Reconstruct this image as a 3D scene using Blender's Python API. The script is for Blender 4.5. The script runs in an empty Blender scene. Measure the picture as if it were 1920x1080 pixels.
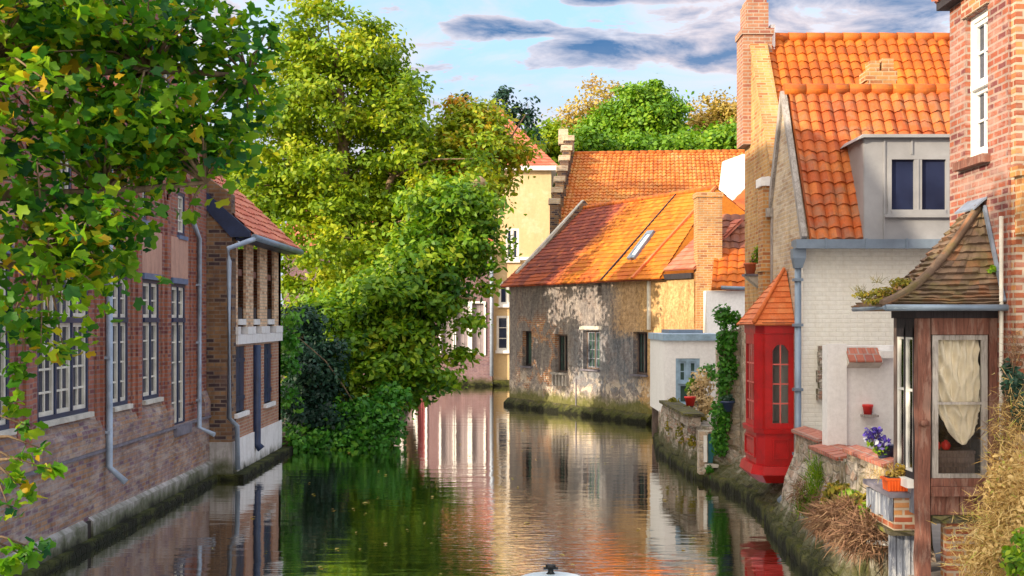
import bpy, math, random
import numpy as np
from mathutils import Vector
R = math.radians
random.seed(7)
scene = bpy.context.scene
COL = scene.collection

# ------------------------------------------------------------------ camera, sky, sun, exposure
F, HZ, EYE = 2400.0, 600.0, 3.2          # focal length in photo pixels, horizon row, eye height over the water
cam_d = bpy.data.cameras.new('camera')
cam_d.lens, cam_d.sensor_width = 45.0, 36.0
cam_d.shift_y = 60.0 / 1920.0
cam_d.clip_start, cam_d.clip_end = 0.1, 3000.0
cam = bpy.data.objects.new('camera', cam_d)
cam.location, cam.rotation_euler = (0, 0, EYE), (R(90), 0, 0)
COL.objects.link(cam)
scene.camera = cam

SUN_EL = R(19.0)
SUN_DIR = Vector((-0.83, -0.56, 0)).normalized() * math.cos(SUN_EL) + Vector((0, 0, math.sin(SUN_EL)))
sun_d = bpy.data.lights.new('sun', 'SUN')
sun_d.energy, sun_d.angle, sun_d.color = 2.7, R(0.6), (1.0, 0.83, 0.60)
sun = bpy.data.objects.new('sun', sun_d)
sun.rotation_euler = SUN_DIR.to_track_quat('Z', 'Y').to_euler()
sun.location = (-30, -20, 20)
COL.objects.link(sun)

vs = scene.view_settings
scene.display_settings.display_device = 'sRGB'
vs.view_transform, vs.look, vs.gamma = 'Standard', 'None', 1.0
vs.use_curve_mapping = False
vs.exposure = 1.45


def nd(nt, typ, ins=None, **attrs):
    """add a node; ins maps input names or indices to sockets (linked) or values"""
    n = nt.nodes.new('ShaderNode' + typ)
    for k, v in attrs.items():
        setattr(n, k, v)
    for k, v in (ins or {}).items():
        s = n.inputs[k]
        if isinstance(v, bpy.types.NodeSocket):
            nt.links.new(v, s)
        else:
            if s.type == 'RGBA' and len(v) == 3:
                v = (*v, 1.0)
            s.default_value = v
    return n


def ramp(nt, fac, stops, interp='LINEAR'):
    n = nd(nt, 'ValToRGB', {0: fac})
    cr = n.color_ramp
    cr.interpolation = interp
    while len(cr.elements) < len(stops):
        cr.elements.new(0.5)
    for e, (p, c) in zip(cr.elements, stops):
        e.position = p
        e.color = (*c, 1.0) if not isinstance(c, float) else (c, c, c, 1.0)
    return n.outputs[0]


def mix(nt, fac, a, b, mode='MIX'):
    n = nt.nodes.new('ShaderNodeMix')
    n.data_type, n.blend_type, n.clamp_factor = 'RGBA', mode, True
    for s, v in ((n.inputs[0], fac), (n.inputs[6], a), (n.inputs[7], b)):
        if isinstance(v, bpy.types.NodeSocket):
            nt.links.new(v, s)
        else:
            s.default_value = (*v, 1.0) if isinstance(v, tuple) and len(v) == 3 else v
    return n.outputs[2]


def mth(nt, op, a, b=0.0, c=0.0):
    return nd(nt, 'Math', {0: a, 1: b, 2: c}, operation=op).outputs[0]


def noise(nt, vec, scale, detail=4.0, rough=0.55, dist=0.0):
    return nd(nt, 'TexNoise', {'Vector': vec, 'Scale': scale, 'Detail': detail, 'Roughness': rough, 'Distortion': dist}).outputs[0]


def build_world():
    w = bpy.data.worlds.new('World')
    scene.world = w
    w.use_nodes = True
    nt = w.node_tree
    nt.nodes.clear()
    sky = nd(nt, 'TexSky', sky_type='NISHITA', sun_disc=False)
    sky.sun_elevation = SUN_EL
    sky.sun_rotation = math.atan2(SUN_DIR.x, SUN_DIR.y)
    sky.altitude, sky.air_density, sky.dust_density, sky.ozone_density = 0.0, 1.0, 0.6, 2.2
    d = nd(nt, 'TexCoord').outputs['Generated']
    sep = nd(nt, 'SeparateXYZ', {0: d})
    dx, dy, dz = sep.outputs
    # broad cloud veil, flattened towards the horizon
    st = nd(nt, 'Mapping', {'Vector': d, 'Scale': (1.0, 1.0, 2.8)}).outputs[0]
    n1 = noise(nt, st, 5.5, 7, 0.58, 0.6)
    veil = ramp(nt, n1, [(0.40, (0, 0, 0)), (0.60, (1, 1, 1))])
    base = mix(nt, 0.75, sky.outputs[0], (1.25, 2.0, 2.65))
    c = mix(nt, mth(nt, 'MULTIPLY', veil, 0.75), base, (2.6, 2.3, 2.35))
    # lilac bank low over the roofs
    low = ramp(nt, mth(nt, 'ADD', dz, mth(nt, 'MULTIPLY', mth(nt, 'SUBTRACT', n1, 0.5), 0.14)), [(0.10, (1, 1, 1)), (0.20, (0, 0, 0))])
    c = mix(nt, mth(nt, 'MULTIPLY', low, 0.6), c, (1.75, 1.75, 2.35))
    # long slate blue clouds ahead, as real directions in the sky
    n2 = noise(nt, nd(nt, 'Mapping', {'Vector': d, 'Scale': (1.0, 1.0, 3.4)}).outputs[0], 12.0, 8, 0.6, 0.45)
    def bank(cx, cz, sx, sz):
        ex = mth(nt, 'POWER', mth(nt, 'DIVIDE', mth(nt, 'SUBTRACT', dx, cx), sx), 2.0)
        ez = mth(nt, 'POWER', mth(nt, 'DIVIDE', mth(nt, 'SUBTRACT', dz, cz), sz), 2.0)
        return mth(nt, 'MAXIMUM', mth(nt, 'SUBTRACT', 1.0, mth(nt, 'ADD', ex, ez)), -0.6)
    m = None
    for b in ((0.075, 0.205, 0.075, 0.022), (0.155, 0.198, 0.05, 0.012), (0.12, 0.215, 0.08, 0.022), (-0.005, 0.222, 0.045, 0.010), (0.28, 0.23, 0.12, 0.030), (0.10, 0.245, 0.10, 0.008), (-0.25, 0.25, 0.1, 0.03)):
        v = bank(*b)
        m = v if m is None else mth(nt, 'MAXIMUM', m, v)
    ahead = mth(nt, 'GREATER_THAN', dy, 0.0)
    dens = mth(nt, 'ADD', mth(nt, 'MULTIPLY', m, 0.55), mth(nt, 'MULTIPLY', mth(nt, 'SUBTRACT', n2, 0.50), 3.4))
    dk = mth(nt, 'MULTIPLY', ramp(nt, dens, [(0.02, (0, 0, 0)), (0.75, (1, 1, 1))]), ahead)
    edge = mth(nt, 'MULTIPLY', ramp(nt, dens, [(-0.12, (0, 0, 0)), (0.10, (1, 1, 1))]), ahead)
    c = mix(nt, mth(nt, 'MULTIPLY', edge, 0.65), c, (2.5, 2.1, 2.15))
    c = mix(nt, mth(nt, 'MULTIPLY', dk, 0.93), c, mix(nt, ramp(nt, n1, [(0.4, (0, 0, 0)), (0.6, (1, 1, 1))]), (0.10, 0.48, 1.15), (0.30, 0.68, 1.32)))
    # the sky towards the low sun, behind the viewer, is much brighter and warmer
    tow = mth(nt, 'ADD', mth(nt, 'MULTIPLY', dx, SUN_DIR.x), mth(nt, 'MULTIPLY', dy, SUN_DIR.y))
    gl = nd(nt, 'MapRange', {0: tow, 1: -0.45, 2: 0.55, 3: 0.0, 4: 1.0}, interpolation_type='SMOOTHSTEP').outputs[0]
    zen = nd(nt, 'MapRange', {0: dz, 1: 0.32, 2: 0.8, 3: 0.0, 4: 1.0}, interpolation_type='SMOOTHSTEP').outputs[0]
    c = mix(nt, mth(nt, 'MULTIPLY', zen, 0.6), c, (3.6, 4.2, 5.0))
    c = mix(nt, mth(nt, 'MULTIPLY', gl, 0.85), c, (7.6, 6.7, 5.6))
    bg = nd(nt, 'Background', {0: c, 1: 0.14})
    out = nd(nt, 'OutputWorld', {0: bg.outputs[0]})


build_world()

# ------------------------------------------------------------------ mesh helpers
ORG = {}                                   # world origin of every object by name


def at(px, py, Y):
    return Vector(((px - 960) / F * Y, Y, EYE - (py - HZ) / F * Y))


def PX(px, Y):
    return (px - 960) / F * Y


def PZ(py, Y):
    return EYE - (py - HZ) / F * Y


def PY(px, X):                              # depth at which a point with this X is seen in this column
    return X * F / (px - 960)


def thing(name, label, cat, loc=(0, 0, 0), group=None):
    o = bpy.data.objects.new(name, None)
    COL.objects.link(o)
    o.location = loc
    o.empty_display_size = 0.3
    ORG[o.name] = Vector(loc)
    o['label'], o['category'] = label, cat
    if group:
        o['group'] = group
    return o


def tag(o, label, cat, group=None, kind=None):
    if label: o['label'] = label
    if cat: o['category'] = cat
    if group: o['group'] = group
    if kind: o['kind'] = kind
    return o


def link_mesh(name, me, mat, parent, org):
    o = bpy.data.objects.new(name, me)
    COL.objects.link(o)
    if mat is not None:
        me.materials.append(mat)
    if parent is not None:
        o.parent = parent
        ORG[o.name] = ORG[parent.name]
    else:
        o.location = org
        ORG[o.name] = Vector(org)
    return o


class MB:
    """collects shapes in world coordinates; build() links them as one mesh object with metric UVs"""

    def __init__(self):
        self.v, self.f, self.uv, self.sm = [], [], [], []

    def add(self, verts, faces, uvs=None, smooth=False):
        b = len(self.v)
        self.v += [Vector(p) for p in verts]
        for i, f in enumerate(faces):
            self.f.append(tuple(b + k for k in f))
            self.uv.append(uvs[i] if uvs else None)
            self.sm.append(smooth)
        return self

    def box(self, x0, x1, y0, y1, z0, z1):
        v = [(x0, y0, z0), (x1, y0, z0), (x1, y1, z0), (x0, y1, z0), (x0, y0, z1), (x1, y0, z1), (x1, y1, z1), (x0, y1, z1)]
        return self.add(v, [(0, 3, 2, 1), (4, 5, 6, 7), (0, 1, 5, 4), (1, 2, 6, 5), (2, 3, 7, 6), (3, 0, 4, 7)])

    def obox(self, o, u, n, a0, a1, d0, d1, z0, z1):
        """box in a wall's frame: a along u, d outwards along n, z up from o"""
        o, u, n = Vector(o), Vector(u), Vector(n)
        P = lambda a, d, z: o + u * a + n * d + Vector((0, 0, z))
        v = [P(a0, d0, z0), P(a1, d0, z0), P(a1, d1, z0), P(a0, d1, z0), P(a0, d0, z1), P(a1, d0, z1), P(a1, d1, z1), P(a0, d1, z1)]
        f = [(0, 3, 2, 1), (4, 5, 6, 7), (0, 1, 5, 4), (1, 2, 6, 5), (2, 3, 7, 6), (3, 0, 4, 7)]
        if u.cross(n).z < 0:
            f = [tuple(reversed(q)) for q in f]
        return self.add(v, f)

    def prism(self, poly, ext):
        """polygon (list of points, any plane) extruded by ext"""
        p = [Vector(q) for q in poly]
        e = Vector(ext)
        n = len(p)
        nrm = Vector((0, 0, 0))
        for i in range(n):
            nrm += p[i].cross(p[(i + 1) % n])
        top = [q + e for q in p]
        f = [tuple(range(n)), tuple(range(2 * n - 1, n - 1, -1))] + [(i, i + n, (i + 1) % n + n, (i + 1) % n) for i in range(n)]
        if nrm.dot(e) > 0:
            f = [tuple(reversed(q)) for q in f]
        return self.add(p + top, f)

    def tube(self, pts, r, n=8, r1=None, caps=True):
        pts = [Vector(p) for p in pts]
        rs = r if isinstance(r, (list, tuple)) else [r + ((r1 if r1 is not None else r) - r) * i / max(1, len(pts) - 1) for i in range(len(pts))]
        vv, ff = [], []
        ref = None
        for i, p in enumerate(pts):
            t = (pts[min(i + 1, len(pts) - 1)] - pts[max(i - 1, 0)])
            if t.length < 1e-9: t = Vector((0, 0, 1))
            t.normalize()
            if ref is None:
                ref = Vector((0, 0, 1)) if abs(t.z) < 0.8 else Vector((1, 0, 0))
            a = t.cross(ref)
            if a.length < 1e-5:
                a = t.cross(Vector((0.3, 0.9, 0.2)))
            a.normalize()
            b = t.cross(a).normalized()
            ref = b.cross(t) if False else ref
            for k in range(n):
                an = 2 * math.pi * k / n
                vv.append(p + (a * math.cos(an) + b * math.sin(an)) * rs[i])
        for i in range(len(pts) - 1):
            for k in range(n):
                k2 = (k + 1) % n
                ff.append((i * n + k, i * n + k2, (i + 1) * n + k2, (i + 1) * n + k))
        self.add(vv, ff, smooth=True)
        if caps:
            b0 = len(self.v) - len(vv)
            self.f += [tuple(b0 + k for k in reversed(range(n))), tuple(b0 + len(vv) - n + k for k in range(n))]
            self.uv += [None, None]
            self.sm += [False, False]
        return self

    def lathe(self, c, prof, n=14):
        """prof: list of (radius, z) round the vertical axis through c"""
        c = Vector(c)
        vv, ff = [], []
        for r, z in prof:
            for k in range(n):
                a = 2 * math.pi * k / n
                vv.append(c + Vector((r * math.cos(a), r * math.sin(a), z)))
        for i in range(len(prof) - 1):
            for k in range(n):
                k2 = (k + 1) % n
                ff.append((i * n + k, i * n + k2, (i + 1) * n + k2, (i + 1) * n + k))
        ff.append(tuple(reversed(range(n))))
        ff.append(tuple((len(prof) - 1) * n + k for k in range(n)))
        return self.add(vv, ff, smooth=True)

    def wall(self, o, u, n, L, z0, z1, holes=(), thick=0.3, top=None):
        """wall panel with rectangular openings (a0, a1, za, zb); outer face through o, a along u, n outwards"""
        o, u, n = Vector(o), Vector(u), Vector(n)
        A = sorted({0.0, float(L)} | {h[0] for h in holes} | {h[1] for h in holes})
        Z = sorted({float(z0), float(z1)} | {h[2] for h in holes} | {h[3] for h in holes})
        A = [a for a in A if 0 <= a <= L]
        Z = [z for z in Z if z0 <= z <= z1]
        flip = u.cross(n).z < 0
        P = lambda a, d, z: o + u * a + n * d + Vector((0, 0, z))
        def q(pts):
            self.add(pts if not flip else list(reversed(pts)), [(0, 1, 2, 3)])
        solid = lambda a, z: not any(h[0] < a < h[1] and h[2] < z < h[3] for h in holes)
        for i in range(len(A) - 1):
            for j in range(len(Z) - 1):
                a0, a1, b0, b1 = A[i], A[i + 1], Z[j], Z[j + 1]
                if solid((a0 + a1) / 2, (b0 + b1) / 2):
                    q([P(a0, 0, b1), P(a1, 0, b1), P(a1, 0, b0), P(a0, 0, b0)])
                    q([P(a0, -thick, b0), P(a1, -thick, b0), P(a1, -thick, b1), P(a0, -thick, b1)])
        for (a0, a1, b0, b1) in list(holes):
            q([P(a0, 0, b0), P(a0, -thick, b0), P(a0, -thick, b1), P(a0, 0, b1)])
            q([P(a1, 0, b1), P(a1, -thick, b1), P(a1, -thick, b0), P(a1, 0, b0)])
            q([P(a0, 0, b0), P(a1, 0, b0), P(a1, -thick, b0), P(a0, -thick, b0)])
            q([P(a0, -thick, b1), P(a1, -thick, b1), P(a1, 0, b1), P(a0, 0, b1)])
        q([P(0, 0, z1), P(0, -thick, z1), P(L, -thick, z1), P(L, 0, z1)])
        q([P(0, 0, z0), P(0, -thick, z0), P(0, -thick, z1), P(0, 0, z1)])
        q([P(L, 0, z1), P(L, -thick, z1), P(L, -thick, z0), P(L, 0, z0)])
        return self

    def build(self, name, mat, parent=None, org=None):
        if parent is not None:
            org = ORG[parent.name]
        elif org is None:
            xs = [p.x for p in self.v]; ys = [p.y for p in self.v]; zs = [p.z for p in self.v]
            org = Vector(((min(xs) + max(xs)) / 2, (min(ys) + max(ys)) / 2, min(zs)))
        org = Vector(org)
        me = bpy.data.meshes.new(name)
        me.from_pydata([p - org for p in self.v], [], self.f)
        uvl = me.uv_layers.new(name='UVMap')
        data = np.zeros(len(me.loops) * 2)
        for i, poly in enumerate(me.polygons):
            if self.uv[i] is not None:
                for k, li in enumerate(poly.loop_indices):
                    data[2 * li:2 * li + 2] = self.uv[i][k]
                continue
            nrm = poly.normal
            if abs(nrm.z) > 0.995:
                for k, li in enumerate(poly.loop_indices):
                    p = self.v[self.f[i][k]]
                    data[2 * li:2 * li + 2] = (p.x, p.y)
            else:
                t = Vector((-nrm.y, nrm.x, 0)).normalized()
                b = nrm.cross(t)
                for k, li in enumerate(poly.loop_indices):
                    p = self.v[self.f[i][k]]
                    data[2 * li:2 * li + 2] = (p.dot(t), p.dot(b))
        uvl.data.foreach_set('uv', data)
        me.polygons.foreach_set('use_smooth', self.sm)
        me.update()
        return link_mesh(name, me, mat, parent, org)


def tile_grid(mb, eL, eR, rL, rR, tw=0.24, rh=0.28, amp=0.035, step=0.03, k=6, jit=0.0, uv_metric=False, seed=1, curve=None, slab=0.07):
    """pantiles: eL/eR eave corners, rL/rR ridge corners seen from outside; tile width tw, row height rh; rolls of height amp, row lips of step"""
    eL, eR, rL, rR = map(Vector, (eL, eR, rL, rR))
    rnd = random.Random(seed)
    W = max((eR - eL).length, (rR - rL).length)
    L = ((rL + rR) / 2 - (eL + eR) / 2).length
    nc, nr = max(1, round(W / tw)), max(1, round(L / rh))
    nrm = (eR - eL).cross(rL - eL)
    if nrm.length < 1e-6: nrm = (eR - eL).cross(rR - eL)
    nrm.normalize()
    ph = [rnd.uniform(0, 6.28) for _ in range(4)]
    wob = 0.018 if amp > 0 else 0.010
    def P(s, t):
        p = (eL * (1 - s) + eR * s) * (1 - t) + (rL * (1 - s) + rR * s) * t
        p = p + nrm * (wob * (math.sin(s * W * 1.3 + ph[0]) * math.sin(t * L * 1.6 + ph[1]) + 0.6 * math.sin(s * W * 3.1 + t * L * 2.0 + ph[2])))
        if curve: p = p + curve(s, t)
        return p
    kk = k if amp > 0 else max(1, k // 3)
    ncv = nc * kk
    prof = [amp * abs(math.cos(math.pi * (c % kk) / kk)) ** 0.75 if amp > 0 else 0.0 for c in range(ncv + 1)]
    vv, ff, uu = [], [], []
    for r in range(nr):
        offs = [rnd.uniform(-jit, jit) for _ in range(nc + 1)]
        slip = [rnd.choice((0, 0, 0, 0, -0.10, 0.06)) * (0 if r in (0, nr - 1) else 1) + rnd.uniform(-.04, .04) for _ in range(nc + 1)]
        for e in (0, 1):
            t = (r + e) / nr - (0.06 / nr if e == 0 and r > 0 else 0) + (0.0)
            for c in range(ncv + 1):
                h = prof[c] + (step if e == 0 else 0.0) + offs[min(c // kk, nc - 1)] * (1 if e == 0 else 0.3)
                vv.append(P(c / ncv, t + (slip[min(c // kk, nc - 1)] / nr if e == 0 and r > 0 and amp > 0 else 0)) + nrm * h)
    w1 = ncv + 1
    for r in range(nr):
        for c in range(ncv):
            a = (2 * r) * w1 + c
            b = (2 * r + 1) * w1 + c
            ff.append((a, a + 1, b + 1, b))
            if uv_metric:
                s0, s1 = c / ncv * W, (c + 1) / ncv * W
                uu.append(((s0, r * rh), (s1, r * rh), (s1, (r + 1) * rh - 1e-4), (s0, (r + 1) * rh - 1e-4)))
            else:
                uu.append(((c / kk, r + 0.02), ((c + 1) / kk - 1e-3, r + 0.02), ((c + 1) / kk - 1e-3, r + 0.98), (c / kk, r + 0.98)))
            if True:                              # front lip of the row
                lo = (P(c / ncv, r / nr - 0.06 / nr) + nrm * (prof[c] - 0.012), P((c + 1) / ncv, r / nr - 0.06 / nr) + nrm * (prof[c + 1] - 0.012))
                b0 = len(vv)
                vv += [lo[0], lo[1]]
                ff.append((b0, b0 + 1, a + 1, a))
                x = uu[-1]
                uu.append((x[0], x[1], x[1], x[0]))
    mb.add(vv, ff, uu)
    if slab:
        d = nrm * (-slab)
        g = nrm * (-0.014)
        q = [eL, eR, rR, rL]
        if curve is None:
            v = [p + g for p in q] + [p + d for p in q]
            mb.add(v, [(0, 1, 2, 3), (7, 6, 5, 4), (0, 4, 5, 1), (1, 5, 6, 2), (2, 6, 7, 3), (3, 7, 4, 0)])
    return mb


def ridge_tiles(mb, a, b, r=0.11, n=14):
    a, b = Vector(a), Vector(b)
    L = (b - a).length
    m = max(2, round(L / 0.36))
    for i in range(m):
        p, q = a.lerp(b, i / m), a.lerp(b, (i + 1.08) / m if i < m - 1 else 1)
        mb.tube([p, q], r * 1.0, 8, r * 0.9)
    return mb
# ------------------------------------------------------------------ materials
def newmat(name):
    m = bpy.data.materials.new(name)
    m.use_nodes = True
    nt = m.node_tree
    nt.nodes.clear()
    return m, nt


def finish(nt, color, rough=0.8, bump=None, bstr=0.5, bdist=0.02, spec=0.4, metal=0.0, **extra):
    ins = {'Base Color': color, 'Roughness': rough, 'Metallic': metal, 'Specular IOR Level': spec}
    ins.update(extra)
    p = nd(nt, 'BsdfPrincipled', ins)
    if bump is not None:
        b = nd(nt, 'Bump', {'Height': bump, 'Strength': bstr, 'Distance': bdist})
        nt.links.new(b.outputs[0], p.inputs['Normal'])
    nd(nt, 'OutputMaterial', {0: p.outputs[0]})
    return p


def uvc(nt):
    return nd(nt, 'TexCoord').outputs['UV']


def pos(nt):
    return nd(nt, 'NewGeometry').outputs['Position']


def waterline(nt, c, top=0.42, soft=0.25, moss=(0.045, 0.055, 0.012), slime=(0.008, 0.009, 0.006)):
    """algae and moss that grow in the splash zone above the canal"""
    p = pos(nt)
    z = nd(nt, 'SeparateXYZ', {0: p}).outputs[2]
    n = noise(nt, p, 2.6, 5, 0.65)
    zz = mth(nt, 'ADD', z, mth(nt, 'MULTIPLY', mth(nt, 'SUBTRACT', n, 0.5), 0.7))
    f1 = nd(nt, 'MapRange', {0: zz, 1: top, 2: top + soft, 3: 1.0, 4: 0.0}).outputs[0]
    f2 = nd(nt, 'MapRange', {0: zz, 1: top * 0.35, 2: top * 0.35 + soft * 0.5, 3: 1.0, 4: 0.0}).outputs[0]
    c = mix(nt, mth(nt, 'MULTIPLY', f1, 0.85), c, moss)
    return mix(nt, mth(nt, 'MULTIPLY', f2, 0.92), c, slime)


def brick_mat(name, c1, c2, mortar, c3=None, bw=0.215, bh=0.068, ms=0.011, patch=0.35, patchcol=None, pscale=0.9, wash=None, wash_amt=0.5,
              wet=0.0, bump=0.6, soot=0.5):
    m, nt = newmat(name)
    uv = uvc(nt)
    nz = noise(nt, uv, 9.0, 3)
    wob = nd(nt, 'MixRGB', {0: 0.012, 1: uv, 2: nd(nt, 'TexNoise', {'Vector': uv, 'Scale': 5.0}).outputs[1]}).outputs[0]
    b = nd(nt, 'TexBrick', {'Vector': wob, 'Color1': c1, 'Color2': c2, 'Mortar': mortar, 'Scale': 1.0, 'Mortar Size': ms, 'Mortar Smooth': 0.15,
                            'Bias': 0.0, 'Brick Width': bw, 'Row Height': bh})
    c = b.outputs[0]
    solid = mth(nt, 'SUBTRACT', 1.0, b.outputs[1])
    if c3 is not None:                              # a third brick tone, whole bricks at a time
        b2 = nd(nt, 'TexBrick', {'Vector': wob, 'Color1': (0, 0, 0), 'Color2': (1, 1, 1), 'Mortar': (0, 0, 0), 'Scale': 1.0, 'Mortar Size': ms,
                                 'Brick Width': bw, 'Row Height': bh, 'Bias': -0.1})
        pick = ramp(nt, b2.outputs[0], [(0.55, (0, 0, 0)), (0.75, (1, 1, 1))])
        c = mix(nt, mth(nt, 'MULTIPLY', pick, solid), c, c3)
    pn = noise(nt, uv, pscale, 6, 0.62, 0.4)
    if patchcol is not None:
        c = mix(nt, mth(nt, 'MULTIPLY', ramp(nt, pn, [(0.45, (0, 0, 0)), (0.62, (1, 1, 1))]), patch), c, patchcol)
    c = mix(nt, soot, c, ramp(nt, noise(nt, nd(nt, 'Mapping', {'Vector': uv, 'Scale': (1.5, 0.6, 1.0)}).outputs[0], 1.7, 9, 0.74, 0.3), [(0.36, (0.36, 0.34, 0.37)), (0.62, (1.0, 1.0, 1.0))]), 'MULTIPLY')
    if wash is not None:
        wn = noise(nt, nd(nt, 'Mapping', {'Vector': uv, 'Scale': (0.55, 1.9, 1.0)}).outputs[0], 2.2, 9, 0.74, 0.5)
        c = mix(nt, mth(nt, 'MULTIPLY', ramp(nt, wn, [(0.48, (0, 0, 0)), (0.6, (1, 1, 1))]), wash_amt), c, wash)
    c = mix(nt, 0.35, c, ramp(nt, nz, [(0.3, (0.6, 0.6, 0.6)), (0.7, (1.0, 1.0, 1.0))]), 'MULTIPLY')
    if wet > 0:
        c = waterline(nt, c, wet)
    h = mth(nt, 'ADD', mth(nt, 'MULTIPLY', solid, 1.0), mth(nt, 'MULTIPLY', nz, 0.6))
    finish(nt, c, 0.88, h, bump, 0.012, 0.25)
    return m


def tile_mat(name, stops, weather=None, wamt=0.5, wscale=1.2, rough=0.72, streak=None, spec=0.35):
    """fired clay tiles; each tile (integer cell of the UV grid) has its own tone"""
    m, nt = newmat(name)
    uv = uvc(nt)
    fl = nd(nt, 'VectorMath', {0: uv}, operation='FLOOR').outputs[0]
    wn = nd(nt, 'TexWhiteNoise', {'Vector': fl}, noise_dimensions='2D').outputs[0]
    p = pos(nt)
    big = noise(nt, p, 0.9, 5, 0.6, 0.3)
    fac = mth(nt, 'ADD', mth(nt, 'MULTIPLY', wn, 0.38), mth(nt, 'MULTIPLY', big, 0.68))
    c = ramp(nt, fac, stops)
    fine = noise(nt, p, 26, 5, 0.7)
    if weather is not None:
        w = noise(nt, p, wscale * 2.5, 8, 0.72, 0.5)
        c = mix(nt, mth(nt, 'MULTIPLY', ramp(nt, w, [(0.48, (0, 0, 0)), (0.63, (1, 1, 1))]), wamt), c, weather)
    c = mix(nt, 0.5, c, ramp(nt, fine, [(0.3, (0.55, 0.52, 0.5)), (0.65, (1.05, 1.05, 1.05))]), 'MULTIPLY')
    finish(nt, c, rough, fine, 0.35, 0.01, spec)
    return m


def plain(name, col, rough=0.6, var=0.25, scale=4.0, metal=0.0, spec=0.4, bump=0.15, dirt=None, damt=0.4):
    m, nt = newmat(name)
    p = pos(nt)
    n = noise(nt, p, scale, 6, 0.65)
    f = noise(nt, p, scale * 9, 4, 0.6)
    lo = tuple(max(0.0, c * (1 - var)) for c in col)
    hi = tuple(min(1.0, c * (1 + var * 0.6)) for c in col)
    c = ramp(nt, n, [(0.32, lo), (0.68, hi)])
    if dirt is not None:
        d = noise(nt, p, scale * 1.7, 8, 0.72, 0.6)
        c = mix(nt, mth(nt, 'MULTIPLY', ramp(nt, d, [(0.50, (0, 0, 0)), (0.66, (1, 1, 1))]), damt), c, dirt)
    finish(nt, c, rough, f, bump, 0.01, spec, metal)
    return m


def streaky(name, col, dirt, amt=0.5, rough=0.85, patch=None, pamt=0.0, bumps=0.3, wet=0.0, scale=1.0, bricky=0.0):
    """limewash, plaster and old paint with rain streaks that run down the wall"""
    m, nt = newmat(name)
    uv = uvc(nt)
    stv = nd(nt, 'Mapping', {'Vector': uv, 'Scale': (3.2 * scale, 0.55 * scale, 1.0)}).outputs[0]
    s = noise(nt, stv, 2.0, 7, 0.7, 0.4)
    g = noise(nt, uv, 14.0 * scale, 5, 0.7)
    c = mix(nt, mth(nt, 'MULTIPLY', ramp(nt, s, [(0.47, (0, 0, 0)), (0.66, (1, 1, 1))]), amt), col, dirt)
    if patch is not None:
        pn = noise(nt, uv, 1.5 * scale, 8, 0.65, 0.5)
        c = mix(nt, mth(nt, 'MULTIPLY', ramp(nt, pn, [(0.52, (0, 0, 0)), (0.58, (1, 1, 1))]), pamt), c, patch)
    c = mix(nt, 0.4, c, ramp(nt, g, [(0.3, (0.66, 0.66, 0.66)), (0.65, (1.0, 1.0, 1.0))]), 'MULTIPLY')
    h = g
    if bricky > 0:
        b = nd(nt, 'TexBrick', {'Vector': uv, 'Scale': 1.0, 'Mortar Size': 0.012, 'Mortar Smooth': 0.6, 'Brick Width': 0.22, 'Row Height': 0.07})
        h = mth(nt, 'ADD', mth(nt, 'MULTIPLY', g, 0.5), mth(nt, 'MULTIPLY', mth(nt, 'SUBTRACT', 1.0, b.outputs[1]), bricky))
        c = mix(nt, mth(nt, 'MULTIPLY', b.outputs[1], 0.22), c, tuple(x * 0.85 for x in dirt))
    if wet > 0:
        c = waterline(nt, c, wet)
    finish(nt, c, rough, h, bumps, 0.012, 0.3)
    return m


def leaf_mat(name, stops, trans=0.35, rough=0.5):
    m, nt = newmat(name)
    a = nd(nt, 'Attribute', attribute_name='rnd').outputs['Fac']
    c = ramp(nt, a, stops)
    d = nd(nt, 'BsdfPrincipled', {'Base Color': c, 'Roughness': rough, 'Specular IOR Level': 0.35})
    t = nd(nt, 'BsdfTranslucent', {0: mix(nt, 1.0, c, (1.0, 1.0, 0.55), 'MULTIPLY')})
    ms = nd(nt, 'MixShader', {0: trans, 1: d.outputs[0], 2: t.outputs[0]})
    nd(nt, 'OutputMaterial', {0: ms.outputs[0]})
    return m


def wood_mat(name, col, dark, grain=(60, 60, 4), rough=0.75, peel=None, pamt=0.0):
    m, nt = newmat(name)
    p = pos(nt)
    st = nd(nt, 'Mapping', {'Vector': p, 'Scale': grain}).outputs[0]
    g = noise(nt, st, 1.0, 6, 0.7, 0.8)
    c = ramp(nt, g, [(0.33, dark), (0.62, col)])
    b = noise(nt, p, 3.0, 6, 0.7)
    c = mix(nt, 0.45, c, ramp(nt, b, [(0.35, (0.5, 0.5, 0.5)), (0.62, (1.1, 1.1, 1.1))]), 'MULTIPLY')
    if peel is not None:
        pn = noise(nt, nd(nt, 'Mapping', {'Vector': p, 'Scale': (9, 9, 2.2)}).outputs[0], 1.0, 8, 0.75, 0.5)
        c = mix(nt, mth(nt, 'MULTIPLY', ramp(nt, pn, [(0.50, (0, 0, 0)), (0.58, (1, 1, 1))]), pamt), c, peel)
    finish(nt, c, rough, g, 0.4, 0.008, 0.3)
    return m


def glass_mat(name, tint=(0.010, 0.014, 0.034)):
    """window glass over an unlit room"""
    m, nt = newmat(name)
    p = pos(nt)
    n = noise(nt, p, 3.0, 3)
    finish(nt, ramp(nt, noise(nt, p, 1.4, 3), [(0.3, tint), (0.7, tuple(min(1, c * 2.2) for c in tint))]), 0.06, n, 0.06, 0.02, 0.32)
    return m


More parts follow.
